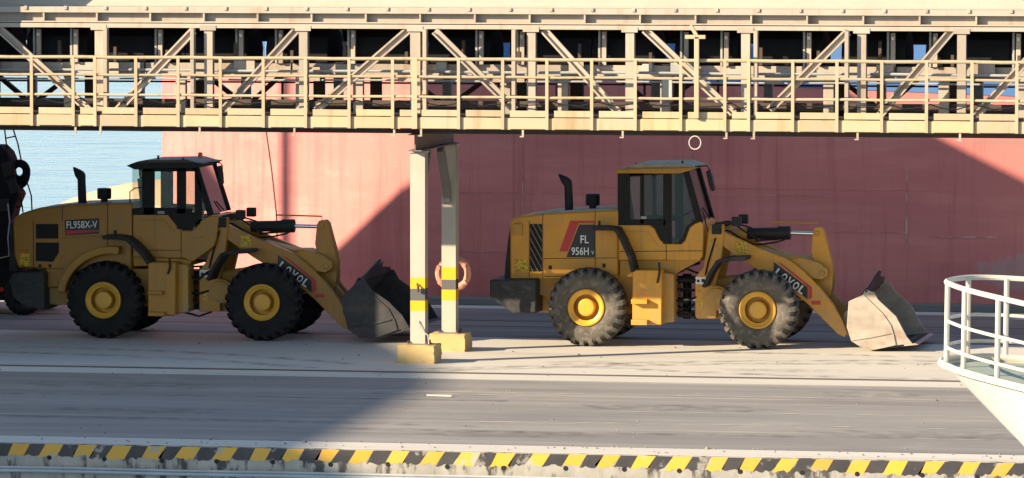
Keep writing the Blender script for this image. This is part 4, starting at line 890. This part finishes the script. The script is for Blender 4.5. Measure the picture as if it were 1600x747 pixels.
left = dict(Y0=1.6, glass=GLASS, paint=YEL_SHADE, front_shift=(-775, -11), front_wheel=(408, 471), rear_wheel=(160, 468), tyre=TYREB, roof_mat=ROOFD, roof_side=BLK,
    label='left-hand wheel loader in shade-darkened ochre with dark bucket and orange cab beacon',
    chassis=(75, 0), hitch=(298, 0),
    hood=[(20,352),(23,340),(34,333),(60,326),(110,320),(206,317),(206,424),(120,424),(98,450),(70,450),(70,420),(28,418),(22,400)],
    hood_top=[(34,333),(60,325),(110,319),(206,316),(206,320),(40,336)],
    rear_grille=[(16,350),(24,346),(27,424),(14,424)],
    hood_seams=[[(98,322),(97,346)],[(168,318),(168,384)],[(52,345),(52,420)],[(70,420),(100,420)]],
    counterweight=[(14,440),(20,427),(68,424),(70,484),(40,482),(20,466)],
    side_fill=[[(66,448),(100,450),(120,430),(206,420),(232,420),(232,470),(150,480),(70,475)]],
    exhaust=[(121,324),(120,281),(116,275),(112,260),(125,266),(132,271),(132,285),(134,324)], air=[(163,319),(163,311),(163,294)],
    vents=[[(56,350),(91,350),(91,373),(56,373)],[(56,379),(92,379),(92,394),(83,409),(56,408)]], slats=False,
    boxes=[(31,396,46,416,LABEL),(33,391,41,396,ORANGE)],
    decals=[([(101,344),(155,341),(155,365),(102,368)], BLKDEC, 0.003), ([(103,360),(154,359),(154,362),(130,364),(103,367)], RED, 0.004)],
    bolts=[(283,420),(283,430),(284,472),(284,482),(290,421),(290,481)], latches=[(60,413,64,418),(76,413,80,418),(178,360,182,366)], hood_rail=[(100,372),(160,368)], door_handle=(246,330,257,334),
    texts=[('FL958X-V', 104, 345.5, 152, 356.5, R(1.8))],
    arch=(172, 78),
    rear_guard=[(160,371),(182,371),(196,373),(210,384),(224,399),(232,412)],
    steps=dict(box=[(231,410),(274,410),(274,493),(231,493)], side=[(274,412),(294,414),(294,488),(274,490)], treads=[(231,455,253,460),(231,488,256,494)], handle=[(265,404),(266,418),(262,428)]),
    cab=dict(
        body=[(207,334),(262,334),(268,342),(280,357),(286,360),(300,360),(308,354),(316,342),(328,337),(342,337),(338,372),(335,384),(326,392),(300,410),(288,404),(207,402)],
        seams=[[(283,360),(283,404)],[(209,391),(283,391)],[(207,334),(207,400)]], creases=[[(220,344),(256,344),(272,362)],[(302,372),(318,370)]],
        base=[(208,400),(300,406),(296,416),(208,416)],
        pillars=[[(222,262),(241,262),(241,336),(222,336)],[(276,262),(290,262),(290,358),(276,358)],[(304,264),(315,290),(315,340),(304,350)],[(222,262),(308,260),(308,268),(222,268)],[(222,324),(300,326),(300,336),(222,336)],[(302,262),(307,262),(330,334),(324,337)]],
        near_only=[[(206,326),(225,324),(225,336),(206,336)],[(260,333),(305,333),(305,345),(300,360),(286,360),(276,352)]],
        glass=[[(206,262),(224,262),(224,328),(206,328)],[(238,266),(304,266),(304,330),(238,330)],[(290,268),(304,268),(304,356),(290,356)],[(308,266),(328,335),(316,342),(308,342)]],
        screen=[(307,262),(330,335)], back=[(206,262),(206,330)],
        roof=[(197,259),(208,255),(300,254),(317,256),(306,263),(210,265)], roof_top=[(202,257),(216,252),(228,250),(292,249),(306,253),(314,257)],
        roof_bits=[(247,246),(286,250)], beacon=(309, 238, 317, 247), seat=(246,338), console=(318,344),
        mirror=dict(arm=[(326,254),(343,254),(347,258),(348,284)], plate=[(341,260),(344,258),(348,270),(349,286),(346,291),(343,280)]),
        rails=[[(203,330),(203,300),(210,294),(224,293)]]),
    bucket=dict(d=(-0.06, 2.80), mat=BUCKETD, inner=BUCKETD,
        side=[(532,466),(556,443),(560,434),(570,436),(578,451),(607,471),(628,492),(640,512),(621,516),(586,529),(562,529),(543,514)],
        shell=[(560,435),(555,445),(535,468),(537,488),(546,512),(564,526),(587,527),(642,513)],
        rib=[(560,446),(574,456),(590,468),(606,482),(616,500),(620,514)], lip=[(546,511),(580,507),(612,499)],
        guard=[(0, 0.0), (0.12, 0.03), (0.42, 0.30), (0.50, 0.31), (0.52, 0.20), (0.60, 0.24), (0.66, 0.12), (1.0, 0.05)], lean=0.45))
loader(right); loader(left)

# ================================================================ WHITE VESSEL BOW in the right foreground
vT = at(1470, 567, -40); T0 = Vector((vT[0], -40, vT[1])); DV = Vector((-math.sin(YAW), math.cos(YAW), 0))
def vw(r, d, z): return T0 + RT*r + DV*d + Vector((0, 0, z))
near_g = [(0,0,0),(0.03,-0.42,0),(0.12,-0.95,-0.01),(0.28,-1.45,-0.03),(0.55,-2.1,-0.06),(1.0,-3.0,-0.11),(1.7,-3.7,-0.18),(2.5,-5.2,-0.24),(3.6,-7.2,-0.32),(5.0,-9.6,-0.40)]
far_g = [(0,0,0),(0.04,0.32,0),(0.15,0.62,0),(0.36,0.90,0),(0.70,1.0,-0.01),(1.2,0.85,-0.03),(2.2,0.55,-0.08),(3.6,-0.1,-0.15),(5.4,-1.4,-0.24),(8.5,-4.4,-0.40)]
vessel = thing('vessel_bow', tuple(vw(3, -3, -6)), 'white vessel bow with tubular railing poking in at the right foreground', 'boat')
stem = [(0,0,0),(0.28,-0.24,-0.26),(1.07,-0.96,-1.0),(2.2,-2.0,-2.4),(3.3,-3.0,-4.6),(3.7,-3.4,-6.6)]
for g, nm in ((near_g, 'hull_side'), (far_g, 'hull_side')):
    vs = []; fs = []; nk = len(stem); ng = len(g)
    for j, p in enumerate(g):
        t = (j/(ng-1)); w = (1-t)**0.9
        for k, s_ in enumerate(stem):
            inx = (0.25*k/nk)*t*(1 if g is near_g else -1)
            vs.append(vw(p[0] + s_[0]*w + (0 if g is far_g else 0.5*t*k/nk), p[1] + s_[1]*w + inx, p[2]*(1-k/nk) + s_[2]))
    for j in range(ng-1):
        for k in range(nk-1): fs.append((j*nk+k, j*nk+k+1, (j+1)*nk+k+1, (j+1)*nk+k))
    MB().add(vs, fs).build(nm, WHP, vessel, angle=50)
MB().add([vw(*p) - Vector((0,0,0.05)) for p in near_g] + [vw(*p) - Vector((0,0,0.05)) for p in reversed(far_g[1:])], [tuple(range(2*len(near_g)-1))]).build('deck', DECKG, vessel)
loop = [vw(*p) for p in reversed(near_g)] + [vw(*p) for p in far_g[1:]]
MB().tube(loop, 0.045, 8).build('gunwale', WHP, vessel)
inn = Vector((0.07, -0.02, 0))
for z, r_ in ((1.0, 0.034), (0.53, 0.022), (0.20, 0.022)):
    MB().tube(smooth_path([p + Vector((0.07,0,z)) for p in loop]), r_, 8).build('rail', WHP, vessel)
for g, idx in ((near_g, (0.0, 0.13, 0.46, 1.0, 2.0, 3.1)), (far_g, (0.33, 0.82, 1.4, 2.2, 3.2))):
    for rr in idx:
        for i in range(len(g)-1):
            if g[i][0] <= rr <= g[i+1][0]:
                t = (rr-g[i][0])/(g[i+1][0]-g[i][0]); p = vw(*[g[i][k]*(1-t)+g[i+1][k]*t for k in range(3)]) + Vector((0.07,0,0)); break
        MB().tube([p + Vector((0,0,-0.05)), p + Vector((0.012,0,1.0))], 0.034, 8).build('stanchion', WHP, vessel)

# ================================================================ DARK MACHINE cut by the left edge
Ym = 7.4
mach = thing('wheeled_lifting_machine', (X_(-10, Ym, 480), Ym+0.8, 0), 'black wheeled lifting machine with eye lug cut off by left edge of photo', 'machine')
qm = lambda pts, d=0: [at(x, y, Ym+d) for x, y in pts]
MB().prism(qm([(-60,226),(0,227),(11,238),(16,250),(14,268),(18,285),(30,304),(22,322),(17,345),(17,402),(-60,402)]), Ym, Ym+0.6).build('boom_body', DARKM, mach, bevel=0.03)
c = at(30, 268, Ym+0.5); vs = []; fs = []; n = 28
for yy in (Ym+0.46, Ym+0.56):
    for r_ in (0.245, 0.085):
        for k in range(n): t = 2*math.pi*k/n; vs.append((c[0] + r_*math.cos(t), yy, c[1] + r_*1.08*math.sin(t) - (0.12 if (r_ > 0.2 and math.sin(t) < 0) else 0)*abs(math.sin(t))))
for k in range(n):
    k2 = (k+1) % n
    fs += [(k, k2, n+k2, n+k), (2*n+k, 3*n+k, 3*n+k2, 2*n+k2), (k, 2*n+k, 2*n+k2, k2), (n+k, n+k2, 3*n+k2, 3*n+k)]
MB().add(vs, fs).build('eye_lug', DARKM, mach, bevel=0.012)
for pts in ([(2,256),(14,252),(19,272),(6,278)], [(10,282),(22,280),(31,297),(16,304)], [(-6,312),(14,310),(12,330),(-6,332)]):
    MB().prism(qm(pts, -0.03), Ym-0.03, Ym-0.002).build('cover_panel', BLK, mach, bevel=0.008)
for pts in ([(7,200),(11,235),(18,252),(22,290),(33,312),(36,332)], [(20,200),(28,225),(33,250),(42,284),(49,306),(50,330)]):
    MB().tube([(at(x, y, Ym+0.2)[0], Ym+0.2, at(x, y, Ym+0.2)[1]) for x, y in pts], 0.017, 6).build('hand_rail', DARKM, mach)
for y_ in (325, 216):
    a = at(18 if y_ > 300 else 9, y_, Ym+0.2); b = at(36 if y_ > 300 else 24, y_-3, Ym+0.2); MB().tube([(a[0], Ym+0.2, a[1]), (b[0], Ym+0.2, b[1])], 0.017, 6).build('ladder_rung', DARKM, mach)
MB().prism(qm([(-60,402),(14,402),(16,422),(52,424),(56,470),(-60,470)]), Ym+0.05, Ym+2.2).build('chassis', DARKM, mach, bevel=0.03)
tm2 = tyre_mesh(TYREB)
for px in (34, -70):
    for d, mir in ((0.0, False), (1.8, True)):
        c = (at(px, 460, Ym)[0], Ym+d, 0.44)
        o = link('tyre', tm2, mach, c); o.scale = (0.55, 0.6, 0.55); o.rotation_euler = (0, 0, math.pi if mir else 0)
        if mir: o.location.y += 0.35
a = at(2, 453, Ym-0.02); MB().lathe([(0.0001, 0), (0.05, 0.005), (0.055, 0.03)], (a[0], Ym+0.0, a[1]), 14).build('tail_lamp', REDL, mach)
MB().tube([(at(13, 318, Ym)[0], Ym-0.04, at(13, 318, Ym)[1]), (at(16, 345, Ym)[0], Ym-0.04, at(16, 345, Ym)[1]), (at(13, 372, Ym)[0], Ym-0.04, at(13, 372, Ym)[1]), (at(15, 400, Ym)[0], Ym-0.04, at(15, 400, Ym)[1]), (at(-3, 404, Ym)[0], Ym-0.04, at(-3, 404, Ym)[1])], 0.016, 6).build('cable', GREYST, mach)

# ================================================================ unseen blocks added left of view to shade ship, road and loaders
tw = thing('hull_shade_tower', (-16, -0.7, 0), 'unseen clad tower added beyond the left edge to shade the hull', 'shade block')
MB().prism([(-19.8, 0), (-19.8, 13.25), (-12.3, 13.1), (-12.3, 0)], -4.4, 3.0).build('wall', CLAD, tw)
MB().prism([(-25.5, 0), (-25.5, 7.6), (-23.0, 8.76), (-19.82, 10.25), (-19.82, 0)], 0.0, 3.0).build('shade_wing', CLAD, tw)  # added wing, outlined to shape the left edge of the hull shadow
lm = tag(MB().tube([(-43.7, -10, 0), (-43.7, -10, 12), (-43.7, -10, 27)], [0.3, 0.24, 0.17], 14).build('shadow_mast', GREYST, org=(-43.7, -10, 0)), 'unseen pole added beyond the left edge to cast a soft stripe on the hull', 'shadow mast')  # unseen pole added only for its stripe of shadow
MB().box(-44.7, -42.7, -10.25, -9.75, 27, 27.3).build('mast_head', GREYST, lm)
MB().prism([(-12.29, 3.0), (-12.29, 9.6), (-10.45, 9.4), (-10.45, 3.0)], -3.6, -1.0).build('roof_shade_block', CLAD, tw)  # added block that shades the left end of the gallery roof
MB().box(-19.8, -12.3, -4.4, 3.0, 13.26, 13.30).build('roof', ROOFS, tw)
ms = thing('road_shade_block', (-60, -38, -3), 'unseen ship-sized block added left of view to shade the road', 'ship')  # unseen mass added to shade the road and left loader
pln = [(-100, -27), (-100, -50), (-41.5, -50), (-41.9, -37), (-43.0, -32), (-45.0, -27)]
MB().add([(x, y, -5) for x, y in pln] + [(x, y, 20.6) for x, y in pln], [tuple(range(6)), tuple(range(11, 5, -1))] + [(i, (i+1) % 6, 6+(i+1) % 6, 6+i) for i in range(6)]).build('hull', SHIPBLUE, ms)
MB().box(-96, -88, -44, -30, 20.61, 27).build('upper_block', WHP, ms)

# ================================================================ small things on the pavement
a = at(668, 620, -11)
def ground(px, py):
    r = FW + RT*((px-800)/FPX) - UP*((py-373.5)/FPX); t = -CAM.z/r.z; p = CAM + r*t; return (p.x, p.y)
g0 = ground(667, 620); g1 = ground(706, 621)
tag(MB().bar((g0[0], g0[1], 0.03), (g1[0], g1[1], 0.03), 0.05, 0.03).build('wooden_stick', HOSE, org=(g0[0], g0[1], 0)), 'pale stick lying alone on the dark lane near the columns', 'stick')
mm = MB()
for i in range(420):
    x = random.uniform(-12, 13); y = random.choice((random.uniform(-19.2, -6), random.uniform(-19.3, -18.3), random.uniform(-6, 12)))
    s = random.uniform(0.008, 0.03) * (1 if random.random() < 0.93 else 1.8)
    if -2.2 < x < -0.6 and -3.4 < y < 1: continue
    vs = [(x + s*random.uniform(0.7,1.3)*c0, y + s*random.uniform(0.7,1.3)*c1, 0.004 + max(0, c2)*s*0.9) for c0, c1, c2 in ((1,0,0),(0.3,0.9,0),(-0.8,0.6,0),(-0.8,-0.6,0),(0.3,-0.9,0),(0,0,1))]
    mm.add(vs, [(0,1,5),(1,2,5),(2,3,5),(3,4,5),(4,0,5)])
tag(mm.build('gravel', mat('grit_stone', (0.30, 0.26, 0.20), 0.9, col2=(0.12, 0.10, 0.085), scale=0.8, amt=1.0), smooth=False), 'scattered grit and small stones on the pavement', 'gravel', kind='stuff')
